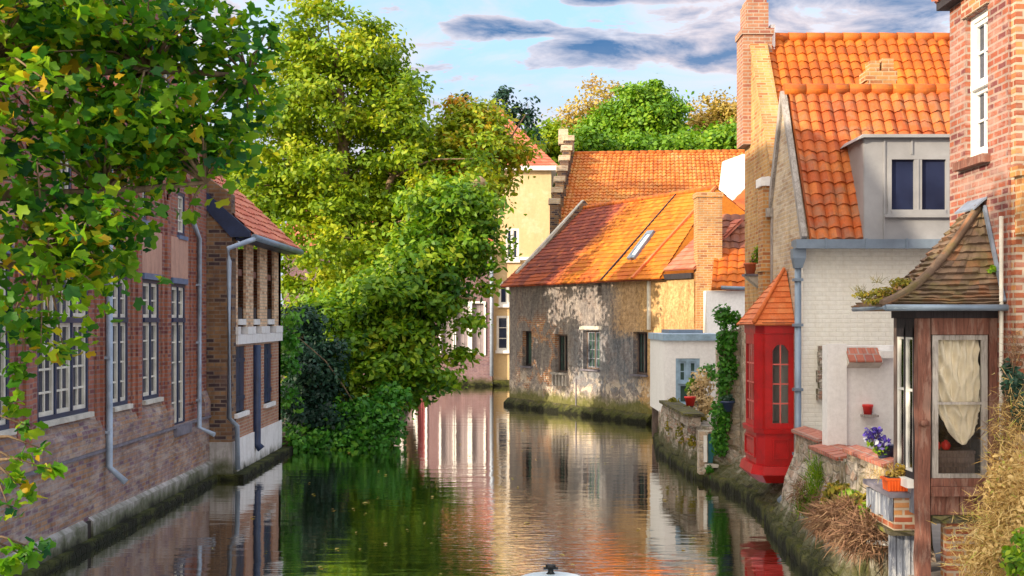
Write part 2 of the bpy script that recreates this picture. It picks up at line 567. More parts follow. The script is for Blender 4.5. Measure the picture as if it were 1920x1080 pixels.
def clear_glass(name):
    m, nt = newmat(name)
    t = nd(nt, 'BsdfTransparent', {0: (0.97, 0.97, 0.97)})
    g = nd(nt, 'BsdfGlossy', {0: (1, 1, 1), 'Roughness': 0.03})
    fr = nd(nt, 'Fresnel', {0: 1.35})
    ms = nd(nt, 'MixShader', {0: fr.outputs[0], 1: t.outputs[0], 2: g.outputs[0]})
    nd(nt, 'OutputMaterial', {0: ms.outputs[0]})
    return m


def stone_mat(name, cols, mortar, wet=0.0, moss=None, mamt=0.0, sx=5.0, sy=10.0, bump=0.9):
    """rubble and old brick laid without much order"""
    m, nt = newmat(name)
    uv = uvc(nt)
    st = nd(nt, 'Mapping', {'Vector': uv, 'Scale': (sx, sy, 1.0)}).outputs[0]
    dn = nd(nt, 'MixRGB', {0: 0.16, 1: st, 2: nd(nt, 'TexNoise', {'Vector': st, 'Scale': 1.6, 'Detail': 3.0}).outputs[1]}).outputs[0]
    v = nd(nt, 'TexVoronoi', {'Vector': dn, 'Scale': 1.0, 'Randomness': 0.85}, feature='F1')
    e = nd(nt, 'TexVoronoi', {'Vector': dn, 'Scale': 1.0, 'Randomness': 0.85}, feature='DISTANCE_TO_EDGE')
    tone = nd(nt, 'SeparateColor', {0: v.outputs['Color']}).outputs[0]
    c = ramp(nt, tone, [(i / max(1, len(cols) - 1), q) for i, q in enumerate(cols)])
    joint = ramp(nt, e.outputs['Distance'], [(0.02, (1, 1, 1)), (0.09, (0, 0, 0))])
    c = mix(nt, joint, c, mortar)
    g = noise(nt, uv, 7.0, 8, 0.72, 0.4)
    c = mix(nt, 0.65, c, ramp(nt, g, [(0.36, (0.22, 0.20, 0.19)), (0.60, (1.05, 1.05, 1.05))]), 'MULTIPLY')
    w = noise(nt, uv, 1.6, 8, 0.7, 0.5)
    c = mix(nt, mth(nt, 'MULTIPLY', ramp(nt, w, [(0.5, (0, 0, 0)), (0.62, (1, 1, 1))]), 0.6), c, mortar)
    if moss is not None:
        mn = noise(nt, uv, 2.6, 8, 0.7, 0.7)
        c = mix(nt, mth(nt, 'MULTIPLY', ramp(nt, mn, [(0.50, (0, 0, 0)), (0.6, (1, 1, 1))]), mamt), c, moss)
    if wet > 0:
        c = waterline(nt, c, wet)
    h = mth(nt, 'ADD', mth(nt, 'MULTIPLY', mth(nt, 'SUBTRACT', 1.0, joint), 0.7), g)
    finish(nt, c, 0.92, h, bump, 0.03, 0.2)
    return m


def water_mat():
    m, nt = newmat('canal water')
    p = pos(nt)
    a = nd(nt, 'Mapping', {'Vector': p, 'Scale': (0.55, 1.9, 1.0)}).outputs[0]
    b = nd(nt, 'Mapping', {'Vector': p, 'Scale': (2.6, 8.0, 1.0), 'Rotation': (0, 0, R(8))}).outputs[0]
    n1 = noise(nt, a, 1.0, 3, 0.5, 0.3)
    n2 = noise(nt, b, 1.0, 3, 0.6, 0.4)
    calm = ramp(nt, noise(nt, nd(nt, 'Mapping', {'Vector': p, 'Scale': (0.16, 0.10, 1.0)}).outputs[0], 1.0, 2), [(0.35, (0.25, 0.25, 0.25)), (0.65, (1, 1, 1))])
    sp = nd(nt, 'SeparateXYZ', {0: p}).outputs
    gx = mth(nt, 'POWER', mth(nt, 'DIVIDE', mth(nt, 'SUBTRACT', sp[0], 0.2), 1.5), 2.0)
    gy = mth(nt, 'POWER', mth(nt, 'DIVIDE', mth(nt, 'SUBTRACT', sp[1], 19.0), 6.0), 2.0)
    ruf = nd(nt, 'MapRange', {0: mth(nt, 'ADD', mth(nt, 'ADD', gx, gy), mth(nt, 'MULTIPLY', mth(nt, 'SUBTRACT', n1, 0.5), 1.6)), 1: 0.2, 2: 1.4, 3: 1.8, 4: 0.0}).outputs[0]
    calm = mth(nt, 'ADD', calm, ruf)
    h = mth(nt, 'ADD', mth(nt, 'MULTIPLY', n1, 0.75), mth(nt, 'MULTIPLY', mth(nt, 'MULTIPLY', n2, 0.28), calm))
    bmp = nd(nt, 'Bump', {'Height': h, 'Strength': 0.17, 'Distance': 0.06})
    d = nd(nt, 'BsdfDiffuse', {0: (0.012, 0.017, 0.008)})
    g = nd(nt, 'BsdfGlossy', {0: (0.97, 0.95, 0.92), 'Roughness': 0.035, 'Normal': bmp.outputs[0]})
    fr = nd(nt, 'Fresnel', {0: 1.34, 'Normal': bmp.outputs[0]})
    k = mth(nt, 'MINIMUM', mth(nt, 'ADD', mth(nt, 'MULTIPLY', fr.outputs[0], 1.15), 0.38), 1.0)
    ms = nd(nt, 'MixShader', {0: k, 1: d.outputs[0], 2: g.outputs[0]})
    nd(nt, 'OutputMaterial', {0: ms.outputs[0]})
    return m


def far_plaster():
    """patched render of the old canal house: grey lime, ochre tone on the right, fallen patches with brick showing"""
    m, nt = newmat('old patched render')
    uv = uvc(nt)
    p = pos(nt)
    sep = nd(nt, 'SeparateXYZ', {0: p})
    x, y, z = sep.outputs
    s = noise(nt, nd(nt, 'Mapping', {'Vector': uv, 'Scale': (2.6, 0.7, 1)}).outputs[0], 1.3, 8, 0.68, 0.5)
    g = noise(nt, uv, 9.0, 8, 0.75, 0.3)
    c = ramp(nt, s, [(0.30, (0.11, 0.10, 0.11)), (0.45, (0.25, 0.225, 0.22)), (0.58, (0.34, 0.30, 0.28)), (0.70, (0.50, 0.43, 0.38))])
    # blue grey cement repair round the third window
    blot = noise(nt, uv, 1.0, 5, 0.6, 0.6)
    def zone(x0, x1, z0, z1, soft=0.35):
        wob = mth(nt, 'MULTIPLY', mth(nt, 'SUBTRACT', g, 0.5), 1.1)
        a = nd(nt, 'MapRange', {0: mth(nt, 'ADD', x, wob), 1: x0 - soft / 2, 2: x0 + soft / 2, 3: 0.0, 4: 1.0}).outputs[0]
        b = nd(nt, 'MapRange', {0: mth(nt, 'ADD', x, wob), 1: x1 - soft / 2, 2: x1 + soft / 2, 3: 1.0, 4: 0.0}).outputs[0]
        cc = nd(nt, 'MapRange', {0: mth(nt, 'ADD', z, wob), 1: z0 - soft / 2, 2: z0 + soft / 2, 3: 0.0, 4: 1.0}).outputs[0]
        dd = nd(nt, 'MapRange', {0: mth(nt, 'ADD', z, wob), 1: z1 - soft / 2, 2: z1 + soft / 2, 3: 1.0, 4: 0.0}).outputs[0]
        return mth(nt, 'MULTIPLY', mth(nt, 'MULTIPLY', a, b), mth(nt, 'MULTIPLY', cc, dd))
    c = mix(nt, mth(nt, 'MULTIPLY', zone(2.05, 4.0, 0.9, 2.95), 0.75), c, ramp(nt, s, [(0.35, (0.10, 0.12, 0.155)), (0.65, (0.27, 0.29, 0.33))]))
    # ochre tone on the right hand bays
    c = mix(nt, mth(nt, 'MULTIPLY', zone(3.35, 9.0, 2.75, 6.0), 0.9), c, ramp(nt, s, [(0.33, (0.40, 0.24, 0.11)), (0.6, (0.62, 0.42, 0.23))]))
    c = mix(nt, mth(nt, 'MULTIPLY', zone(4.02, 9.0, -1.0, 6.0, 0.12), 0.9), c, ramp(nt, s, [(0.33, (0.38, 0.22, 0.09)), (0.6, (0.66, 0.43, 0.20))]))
    # fallen render: rusty brick showing
    br = nd(nt, 'TexBrick', {'Vector': uv, 'Color1': (0.42, 0.13, 0.05), 'Color2': (0.55, 0.26, 0.10), 'Mortar': (0.5, 0.42, 0.33), 'Scale': 1.0,
                             'Mortar Size': 0.012, 'Brick Width': 0.22, 'Row Height': 0.07}).outputs[0]
    fall = ramp(nt, noise(nt, uv, 1.35, 7, 0.65, 0.7), [(0.50, (0, 0, 0)), (0.57, (1, 1, 1))])
    c = mix(nt, mth(nt, 'MULTIPLY', fall, mth(nt, 'MAXIMUM', mth(nt, 'MULTIPLY', zone(0.25, 1.75, 0.7, 3.3, 0.5), 1.0), 0.10)), c, br)
    fall2 = ramp(nt, noise(nt, nd(nt, 'Mapping', {'Vector': uv, 'Location': (7.3, 1.1, 0)}).outputs[0], 2.4, 7, 0.7, 0.6), [(0.50, (0, 0, 0)), (0.56, (1, 1, 1))])
    c = mix(nt, mth(nt, 'MULTIPLY', fall2, zone(-1.0, 9.0, 0.3, 1.25, 0.6)), c, (0.62, 0.53, 0.44))
    c = mix(nt, 0.75, c, ramp(nt, g, [(0.36, (0.34, 0.31, 0.31)), (0.60, (1.05, 1.05, 1.05))]), 'MULTIPLY')
    c = waterline(nt, c, 0.46, 0.3, (0.10, 0.105, 0.015), (0.01, 0.012, 0.006))
    finish(nt, c, 0.92, g, 0.6, 0.03, 0.2)
    return m


M = {}
M['hall_brick'] = brick_mat('hall red brick', (0.37, 0.11, 0.065), (0.50, 0.21, 0.12), (0.32, 0.22, 0.19), (0.20, 0.065, 0.065), patch=0.35, patchcol=(0.32, 0.13, 0.14), soot=0.55)
M['hall_base'] = brick_mat('hall base brick', (0.34, 0.17, 0.10), (0.50, 0.31, 0.18), (0.30, 0.24, 0.23), (0.20, 0.11, 0.15), patch=0.5, patchcol=(0.30, 0.22, 0.24), pscale=1.2,
                           wash=(0.46, 0.40, 0.36), wash_amt=0.55, wet=0.10, soot=0.7)
M['pink_panel'] = streaky('rosy plaster', (0.50, 0.29, 0.22), (0.28, 0.14, 0.12), 0.7, patch=(0.42, 0.25, 0.20), pamt=0.5)
M['tower_brick'] = brick_mat('tower dark brick', (0.20, 0.105, 0.055), (0.40, 0.23, 0.11), (0.24, 0.19, 0.15), (0.07, 0.045, 0.05), patch=0.5, patchcol=(0.12, 0.08, 0.09), bw=0.24, bh=0.08, soot=0.6)
M['pier_brick'] = brick_mat('gallery tan brick', (0.76, 0.50, 0.31), (0.84, 0.60, 0.40), (0.5, 0.4, 0.3), (0.46, 0.24, 0.14), soot=0.35)
M['lower_brick'] = brick_mat('gallery red brick', (0.42, 0.19, 0.11), (0.50, 0.26, 0.16), (0.46, 0.36, 0.29), (0.36, 0.14, 0.10), soot=0.4)
M['yellow_brick'] = brick_mat('yellow gable brick', (0.58, 0.31, 0.10), (0.70, 0.43, 0.16), (0.56, 0.40, 0.23), (0.48, 0.18, 0.06), patch=0.35, patchcol=(0.50, 0.34, 0.18), soot=0.6)
M['orange_brick'] = brick_mat('orange chimney brick', (0.58, 0.24, 0.07), (0.70, 0.38, 0.14), (0.58, 0.43, 0.26), (0.42, 0.15, 0.06), patch=0.3, patchcol=(0.44, 0.30, 0.16), soot=0.5)
M['pink_brick'] = brick_mat('limewashed red brick', (0.34, 0.09, 0.055), (0.43, 0.15, 0.08), (0.38, 0.29, 0.25), (0.20, 0.06, 0.06), ms=0.013, wash=(0.45, 0.30, 0.26),
                            wash_amt=0.6, soot=0.5, bh=0.075)
M['dark_red_brick'] = brick_mat('banded red brick', (0.34, 0.085, 0.045), (0.48, 0.16, 0.07), (0.52, 0.42, 0.32), (0.56, 0.27, 0.10), ms=0.014, bh=0.075, soot=0.45, wash=(0.5, 0.42, 0.34), wash_amt=0.3)
M['purple_brick'] = brick_mat('violet brown brick', (0.24, 0.12, 0.13), (0.33, 0.19, 0.19), (0.32, 0.25, 0.27), (0.19, 0.09, 0.12), patch=0.5, patchcol=(0.28, 0.20, 0.23), wet=0.25, soot=0.6)
M['ochre_gable'] = brick_mat('pale gable brick', (0.62, 0.46, 0.27), (0.70, 0.55, 0.36), (0.62, 0.53, 0.42), (0.5, 0.33, 0.2), wash=(0.66, 0.58, 0.46), wash_amt=0.7, patch=0.35,
                              patchcol=(0.36, 0.30, 0.28), soot=0.5)
M['rubble'] = stone_mat('quay rubble', [(0.34, 0.22, 0.16), (0.48, 0.42, 0.36), (0.58, 0.54, 0.48), (0.40, 0.24, 0.18), (0.52, 0.46, 0.38)], (0.48, 0.43, 0.37), wet=0.34,
                        moss=(0.085, 0.085, 0.03), mamt=0.8)
M['gable_rubble'] = stone_mat('old stone wall', [(0.52, 0.44, 0.33), (0.62, 0.52, 0.40), (0.44, 0.32, 0.24), (0.6, 0.56, 0.5)], (0.60, 0.54, 0.45), moss=(0.12, 0.11, 0.05), mamt=0.35, sx=4, sy=8)
M['plinth'] = streaky('canal plinth stone', (0.42, 0.40, 0.40), (0.14, 0.12, 0.10), 0.7, patch=(0.30, 0.28, 0.28), pamt=0.6, wet=0.20)
M['moss_ledge'] = stone_mat('mossy ledge', [(0.10, 0.09, 0.06), (0.16, 0.14, 0.10), (0.12, 0.11, 0.06)], (0.07, 0.065, 0.04), wet=0.16, moss=(0.15, 0.15, 0.02), mamt=0.85)
M['white_base'] = streaky('whitewash', (0.74, 0.73, 0.74), (0.45, 0.42, 0.42), 0.5, patch=(0.6, 0.58, 0.58), pamt=0.4, wet=0.06)
M['white_lime'] = streaky('white limewashed brick', (0.89, 0.87, 0.80), (0.72, 0.66, 0.54), 0.3, patch=(0.84, 0.80, 0.70), pamt=0.4, bricky=0.7, bumps=0.4)
M['white_smooth'] = streaky('white smooth render', (0.88, 0.88, 0.88), (0.68, 0.66, 0.64), 0.28, patch=(0.82, 0.82, 0.82), pamt=0.3)
M['cream'] = streaky('cream render', (0.64, 0.48, 0.27), (0.48, 0.34, 0.19), 0.4, patch=(0.70, 0.60, 0.42), pamt=0.4, scale=0.5)
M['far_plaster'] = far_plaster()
M['pan_orange'] = tile_mat('orange pantiles', [(0.2, (0.32, 0.062, 0.008)), (0.5, (0.52, 0.115, 0.010)), (0.8, (0.62, 0.18, 0.018))], (0.26, 0.09, 0.03), 0.55)
M['pan_weathered'] = tile_mat('weathered pantiles', [(0.2, (0.30, 0.052, 0.016)), (0.5, (0.47, 0.105, 0.020)), (0.8, (0.58, 0.19, 0.045))], (0.26, 0.14, 0.085), 0.65)
M['pan_lichen'] = tile_mat('lichened pantiles', [(0.2, (0.42, 0.10, 0.02)), (0.5, (0.56, 0.17, 0.03)), (0.75, (0.56, 0.25, 0.06)), (0.95, (0.44, 0.34, 0.18))], (0.42, 0.30, 0.16), 0.3)
M['tile_red'] = tile_mat('dusky red tiles', [(0.2, (0.36, 0.085, 0.05)), (0.5, (0.50, 0.13, 0.075)), (0.8, (0.58, 0.22, 0.13))], (0.42, 0.22, 0.17), 0.4)
M['tile_bay'] = tile_mat('bay red tiles', [(0.2, (0.56, 0.12, 0.03)), (0.5, (0.68, 0.17, 0.045)), (0.8, (0.74, 0.26, 0.09))], (0.5, 0.24, 0.15), 0.3)
M['tile_moss'] = tile_mat('mossy brown tiles', [(0.2, (0.085, 0.060, 0.048)), (0.42, (0.15, 0.105, 0.08)), (0.6, (0.22, 0.155, 0.11)), (0.75, (0.27, 0.13, 0.07)), (0.92, (0.20, 0.18, 0.16))],
                          (0.13, 0.115, 0.03), 0.55, 1.0, 0.92, spec=0.2)
M['tile_dark'] = tile_mat('dark brown tiles', [(0.2, (0.16, 0.05, 0.035)), (0.6, (0.26, 0.09, 0.05)), (0.9, (0.36, 0.14, 0.06))], (0.12, 0.06, 0.05), 0.5)


def far_tile():
    """flat tiles of the old canal house: tree shade painted dark red on the left, sunlit ochre painted to the right, with red patches"""
    m, nt = newmat('patched flat tiles with painted shade')
    uv = uvc(nt)
    fl = nd(nt, 'VectorMath', {0: uv}, operation='FLOOR').outputs[0]
    wn = nd(nt, 'TexWhiteNoise', {'Vector': fl}, noise_dimensions='2D').outputs[0]
    p = pos(nt)
    fine = noise(nt, p, 12, 6, 0.7)
    big = noise(nt, p, 0.8, 7, 0.7, 0.6)
    u = nd(nt, 'SeparateXYZ', {0: uv}).outputs[0]
    v = nd(nt, 'SeparateXYZ', {0: uv}).outputs[1]
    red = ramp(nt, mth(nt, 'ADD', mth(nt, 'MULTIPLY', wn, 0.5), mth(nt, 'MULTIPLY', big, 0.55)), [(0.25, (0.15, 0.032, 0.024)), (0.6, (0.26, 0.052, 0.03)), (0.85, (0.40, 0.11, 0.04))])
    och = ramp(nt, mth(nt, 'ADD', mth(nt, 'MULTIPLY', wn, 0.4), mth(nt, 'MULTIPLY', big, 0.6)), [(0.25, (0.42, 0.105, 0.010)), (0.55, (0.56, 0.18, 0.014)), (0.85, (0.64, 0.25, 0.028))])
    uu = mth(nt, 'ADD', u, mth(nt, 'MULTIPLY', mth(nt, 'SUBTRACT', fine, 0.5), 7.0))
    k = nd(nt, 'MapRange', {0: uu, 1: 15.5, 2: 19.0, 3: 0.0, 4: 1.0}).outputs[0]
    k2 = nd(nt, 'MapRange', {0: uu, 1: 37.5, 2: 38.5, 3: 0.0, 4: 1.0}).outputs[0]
    c = mix(nt, k, red, och)  # tree shade (dark red) and sunlight (ochre) painted into the roof colour
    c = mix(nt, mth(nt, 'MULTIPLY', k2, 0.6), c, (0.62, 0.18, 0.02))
    patch = ramp(nt, noise(nt, p, 0.9, 7, 0.65, 0.5), [(0.50, (0, 0, 0)), (0.57, (1, 1, 1))])
    lowm = nd(nt, 'MapRange', {0: v, 1: 3.0, 2: 10.0, 3: 1.0, 4: 0.0}).outputs[0]
    c = mix(nt, mth(nt, 'MULTIPLY', mth(nt, 'MULTIPLY', patch, lowm), 0.8), c, (0.52, 0.11, 0.025))
    c = mix(nt, 0.5, c, ramp(nt, fine, [(0.3, (0.6, 0.55, 0.5)), (0.62, (1.05, 1.05, 1.05))]), 'MULTIPLY')
    finish(nt, c, 0.8, fine, 0.4, 0.01, 0.25)
    return m


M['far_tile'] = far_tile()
M['navy'] = plain('navy window paint', (0.018, 0.032, 0.085), 0.45, 0.4)
M['blue_trim'] = plain('blue grey trim paint', (0.10, 0.15, 0.27), 0.5, 0.35)
M['pale_blue'] = plain('pale blue paint', (0.30, 0.44, 0.58), 0.5, 0.3)
M['teal'] = plain('teal door paint', (0.03, 0.19, 0.25), 0.5, 0.3)
M['cream_paint'] = plain('cream window paint', (0.66, 0.63, 0.56), 0.5, 0.25)
M['white_paint'] = plain('white window paint', (0.80, 0.80, 0.78), 0.5, 0.15)
M['red_paint'] = plain('glossy red paint', (0.46, 0.006, 0.008), 0.36, 0.25, 2.5, spec=0.5, dirt=(0.20, 0.012, 0.012), damt=0.45)
M['old_shutter'] = plain('faded shutter paint', (0.32, 0.27, 0.29), 0.7, 0.25)
M['old_red'] = plain('faded red door', (0.24, 0.05, 0.06), 0.7, 0.3)
M['red_light'] = plain('worn red paint', (0.60, 0.13, 0.11), 0.5, 0.2)
M['zinc'] = plain('zinc', (0.20, 0.26, 0.34), 0.45, 0.3, 2.0, 0.35)
M['dormer_zinc'] = plain('pale zinc sheet', (0.31, 0.315, 0.335), 0.5, 0.2, 1.5, 0.15)
M['lead'] = plain('lead flashing', (0.22, 0.27, 0.36), 0.5, 0.35, 5.0, 0.3)
M['pipe'] = plain('blue grey downpipe', (0.30, 0.36, 0.46), 0.5, 0.3, 3.0, 0.2)
M['stone'] = plain('dressed stone', (0.55, 0.52, 0.47), 0.85, 0.3, 3.0, dirt=(0.25, 0.22, 0.19))
M['dark_stone'] = plain('dark sill stone', (0.16, 0.15, 0.19), 0.8, 0.4, 4.0)
M['coping'] = brick_mat('terracotta coping', (0.46, 0.15, 0.10), (0.54, 0.22, 0.15), (0.42, 0.30, 0.26), (0.40, 0.13, 0.10), bw=0.12, bh=0.3, soot=0.4)
M['old_wood'] = wood_mat('weathered red oak', (0.25, 0.105, 0.075), (0.10, 0.042, 0.034), peel=(0.34, 0.23, 0.19), pamt=0.45)
M['dark_wood'] = wood_mat('dark tarred wood', (0.045, 0.038, 0.045), (0.018, 0.016, 0.022))
M['grey_wood'] = wood_mat('silvered wood', (0.40, 0.37, 0.35), (0.18, 0.16, 0.15), peel=(0.55, 0.53, 0.52), pamt=0.4)
M['fence_wood'] = wood_mat('brown fence wood', (0.22, 0.16, 0.14), (0.10, 0.075, 0.07))
M['blue_wood'] = wood_mat('flaking blue boards', (0.20, 0.23, 0.30), (0.07, 0.08, 0.12), peel=(0.52, 0.54, 0.58), pamt=0.6)
M['glass'] = glass_mat('window glass')
M['glass_green'] = glass_mat('greenish glass', (0.03, 0.055, 0.05))
M['clear'] = clear_glass('clear pane')
M['bay_room'] = plain('grey green curtain lining', (0.50, 0.52, 0.46), 0.9, 0.3, 1.5)
M['dark_room'] = plain('unlit room', (0.022, 0.016, 0.015), 0.9, 0.3)
M['terracotta'] = plain('terracotta pot', (0.56, 0.14, 0.06), 0.7, 0.3, 6)
M['orange_plastic'] = plain('orange planter', (0.80, 0.12, 0.012), 0.45, 0.18, 4)
M['red_pot'] = plain('red pot', (0.62, 0.03, 0.025), 0.45, 0.25, 4)
M['blue_pot'] = plain('dark blue pot', (0.03, 0.05, 0.12), 0.4, 0.3, 4)
M['soil'] = plain('soil', (0.07, 0.045, 0.03), 0.95, 0.4, 8)
M['cloth'] = plain('cream cloth', (0.86, 0.79, 0.64), 0.85, 0.12, 7.0)
M['boat_paint'] = plain('pale blue boat paint', (0.52, 0.62, 0.70), 0.35, 0.12, 2.0)
M['black'] = plain('black iron', (0.012, 0.012, 0.014), 0.5, 0.3)
M['bark'] = wood_mat('bark', (0.26, 0.18, 0.11), (0.09, 0.06, 0.045), (9, 9, 2.5), 0.95)
M['bark_pale'] = wood_mat('pale plane bark', (0.48, 0.33, 0.19), (0.26, 0.16, 0.10), (5, 5, 1.8), 0.95)
M['earth'] = plain('bank earth', (0.10, 0.075, 0.05), 0.95, 0.5, 1.5)
M['paving'] = plain('paving', (0.28, 0.25, 0.23), 0.9, 0.3, 2.0)
M['bed'] = plain('canal bed', (0.03, 0.03, 0.02), 0.95, 0.4, 1.0)
M['water'] = water_mat()
M['leaf_plane'] = leaf_mat('plane leaves', [(0.0, (0.015, 0.10, 0.035)), (0.3, (0.06, 0.22, 0.02)), (0.55, (0.15, 0.36, 0.015)), (0.8, (0.30, 0.48, 0.02)), (0.97, (0.52, 0.54, 0.03)), (1.0, (0.62, 0.40, 0.02))], 0.6)
M['leaf_big'] = leaf_mat('yellow green leaves', [(0.0, (0.08, 0.17, 0.010)), (0.4, (0.19, 0.32, 0.012)), (0.7, (0.34, 0.44, 0.014)), (1.0, (0.50, 0.50, 0.02))], 0.42)
M['leaf_green'] = leaf_mat('fresh green leaves', [(0.0, (0.025, 0.10, 0.010)), (0.4, (0.11, 0.25, 0.010)), (0.75, (0.24, 0.38, 0.012)), (1.0, (0.42, 0.48, 0.03))], 0.4)
M['leaf_rust'] = leaf_mat('rusty leaves', [(0.0, (0.14, 0.26, 0.012)), (0.5, (0.32, 0.42, 0.015)), (0.78, (0.52, 0.44, 0.02)), (1.0, (0.66, 0.30, 0.04))], 0.4)
M['leaf_yew'] = leaf_mat('dark yew leaves', [(0.0, (0.008, 0.03, 0.022)), (0.6, (0.018, 0.065, 0.038)), (1.0, (0.05, 0.12, 0.05))], 0.2)
M['leaf_ivy'] = leaf_mat('ivy leaves', [(0.0, (0.015, 0.08, 0.010)), (0.6, (0.05, 0.22, 0.015)), (1.0, (0.14, 0.34, 0.03))], 0.3)
M['leaf_bg'] = leaf_mat('background leaves', [(0.0, (0.06, 0.17, 0.010)), (0.5, (0.15, 0.32, 0.012)), (1.0, (0.30, 0.42, 0.02))], 0.35)
M['leaf_autumn'] = leaf_mat('autumn leaves', [(0.0, (0.26, 0.22, 0.03)), (0.5, (0.48, 0.36, 0.07)), (1.0, (0.60, 0.40, 0.14))], 0.35)
M['leaf_dry'] = leaf_mat('dry straw', [(0.0, (0.28, 0.16, 0.05)), (0.45, (0.58, 0.40, 0.15)), (0.85, (0.76, 0.58, 0.28)), (1.0, (0.40, 0.42, 0.08))], 0.25, 0.8)
M['leaf_brown'] = leaf_mat('brown dead grass', [(0.0, (0.09, 0.045, 0.03)), (0.5, (0.22, 0.12, 0.075)), (1.0, (0.40, 0.27, 0.16))], 0.2, 0.85)
M['leaf_blond'] = leaf_mat('blond dry leaves', [(0.0, (0.40, 0.28, 0.14)), (0.6, (0.68, 0.52, 0.30)), (1.0, (0.78, 0.66, 0.44))], 0.3, 0.8)
M['leaf_moss'] = leaf_mat('moss and stonecrop', [(0.0, (0.06, 0.08, 0.012)), (0.5, (0.18, 0.17, 0.02)), (0.8, (0.34, 0.26, 0.03)), (1.0, (0.40, 0.18, 0.03))], 0.2, 0.9)
M['petal_violet'] = leaf_mat('violet petals', [(0.0, (0.035, 0.02, 0.22)), (0.7, (0.11, 0.06, 0.50)), (1.0, (0.65, 0.70, 0.80))], 0.25)
M['petal_yellow'] = leaf_mat('yellow flowers', [(0.0, (0.36, 0.22, 0.05)), (0.5, (0.55, 0.38, 0.06)), (1.0, (0.72, 0.62, 0.14))], 0.3)
# ------------------------------------------------------------------ helpers for buildings and plants
XU, YU, ZU = Vector((1, 0, 0)), Vector((0, 1, 0)), Vector((0, 0, 1))


def window(parent, o, u, n, a0, a1, z0, z1, sections, fw=0.07, cw=0.045, bw=0.022, rec=0.12, mf='navy', mc='cream_paint', mg='glass',
           sill=None, label=None, name='window', sub=2):
    """sections: (za, zb, casements, rows) stacked in the opening; every casement has `sub` columns of panes"""
    fb = MB()
    B = lambda mb, x0, x1, y0, y1, d0, d1: mb.obox(o, u, n, x0, x1, d0, d1, y0, y1)
    B(fb, a0, a0 + fw, z0, z1, -rec - 0.05, -rec + 0.04)
    B(fb, a1 - fw, a1, z0, z1, -rec - 0.05, -rec + 0.04)
    B(fb, a0 + fw, a1 - fw, z0, z0 + fw, -rec - 0.05, -rec + 0.05)
    B(fb, a0 + fw, a1 - fw, z1 - fw, z1, -rec - 0.05, -rec + 0.04)
    cb, gb = MB(), MB()
    for i, (za, zb, nc, nr) in enumerate(sections):
        if i < len(sections) - 1:
            B(fb, a0 + fw, a1 - fw, zb, sections[i + 1][0], -rec - 0.05, -rec + 0.07)
        lo, hi = a0 + fw, a1 - fw
        za2 = za + (fw if i == 0 else 0)
        zb2 = zb - (fw if i == len(sections) - 1 else 0)
        m = fw * 0.9
        cwid = (hi - lo - m * (nc - 1)) / nc
        for c in range(nc):
            x0 = lo + c * (cwid + m)
            x1 = x0 + cwid
            if c < nc - 1:
                B(fb, x1, x1 + m, za2, zb2, -rec - 0.05, -rec + 0.045)
            B(cb, x0, x0 + cw, za2, zb2, -rec - 0.04, -rec + 0.02)
            B(cb, x1 - cw, x1, za2, zb2, -rec - 0.04, -rec + 0.02)
            B(cb, x0 + cw, x1 - cw, za2, za2 + cw, -rec - 0.04, -rec + 0.02)
            B(cb, x0 + cw, x1 - cw, zb2 - cw, zb2, -rec - 0.04, -rec + 0.02)
            for r in range(1, nr):
                zz = za2 + (zb2 - za2) * r / nr
                B(cb, x0 + cw, x1 - cw, zz - bw / 2, zz + bw / 2, -rec - 0.032, -rec + 0.008)
            for s in range(1, sub):
                xx = x0 + (x1 - x0) * s / sub
                B(cb, xx - bw / 2, xx + bw / 2, za2 + cw, zb2 - cw, -rec - 0.030, -rec + 0.010)
            B(gb, x0 + cw * 0.5, x1 - cw * 0.5, za2 + cw * 0.5, zb2 - cw * 0.5, -rec - 0.025, -rec - 0.018)
    w = fb.build(name, M[mf], parent)
    if label: w['label'] = label
    cb.build('casement', M[mc], w)
    gb.build('pane', M[mg], w)
    if sill:
        sb = MB()
        B(sb, a0 - 0.05, a1 + 0.05, z0 - sill[0], z0, -rec, sill[1])
        sb.build('sill', M[sill[2]], w)
    return w


def back_box(parent, o, u, n, a0, a1, z0, z1, d0=0.35, d1=0.6, name='room'):
    mb = MB()
    mb.obox(o, u, n, a0, a1, -d1, -d0, z0, z1)
    return mb.build(name, M['dark_room'], parent)


# leaf templates: (verts, tris); x across, y along, z out
def _palm():
    pr = [(-90, .08), (-138, .60), (-165, .74), (-198, .66), (-216, .90), (-243, .74), (-270, 1.0), (-297, .74), (-324, .90), (-342, .66), (-375, .74), (-402, .60)]
    v = [(0, 0.05, 0.0)]
    for a, r in pr:
        x, y = r * math.cos(R(-a)) * 0.6, r * math.sin(R(-a)) * 0.6
        v.append((x, y + 0.12, 0.30 * abs(x) - 0.42 * y * y))
    t = [(0, i, i % 12 + 1) for i in range(1, 13)]
    return np.array(v), np.array(t)


PALM = _palm()
OVAL = (np.array([(0, -.5, 0), (-.27, -.05, .06), (.27, -.05, .06), (-.2, .25, .02), (.2, .25, .02), (0, .55, -.08)]), np.array([(0, 2, 1), (1, 2, 4), (1, 4, 3), (3, 4, 5)]))
KITE = (np.array([(0, -.5, 0), (-.33, .0, .08), (.33, .02, .08), (0, .55, -.05)]), np.array([(0, 2, 1), (1, 2, 3)]))
BLADE = (np.array([(-.035, 0, 0), (.035, 0, 0), (-.025, .5, .05), (.025, .5, .05), (0, 1.0, .22)]), np.array([(0, 1, 3), (0, 3, 2), (2, 3, 4)]))


def norm(a):
    return a / np.maximum(1e-9, np.linalg.norm(a, axis=1, keepdims=True))


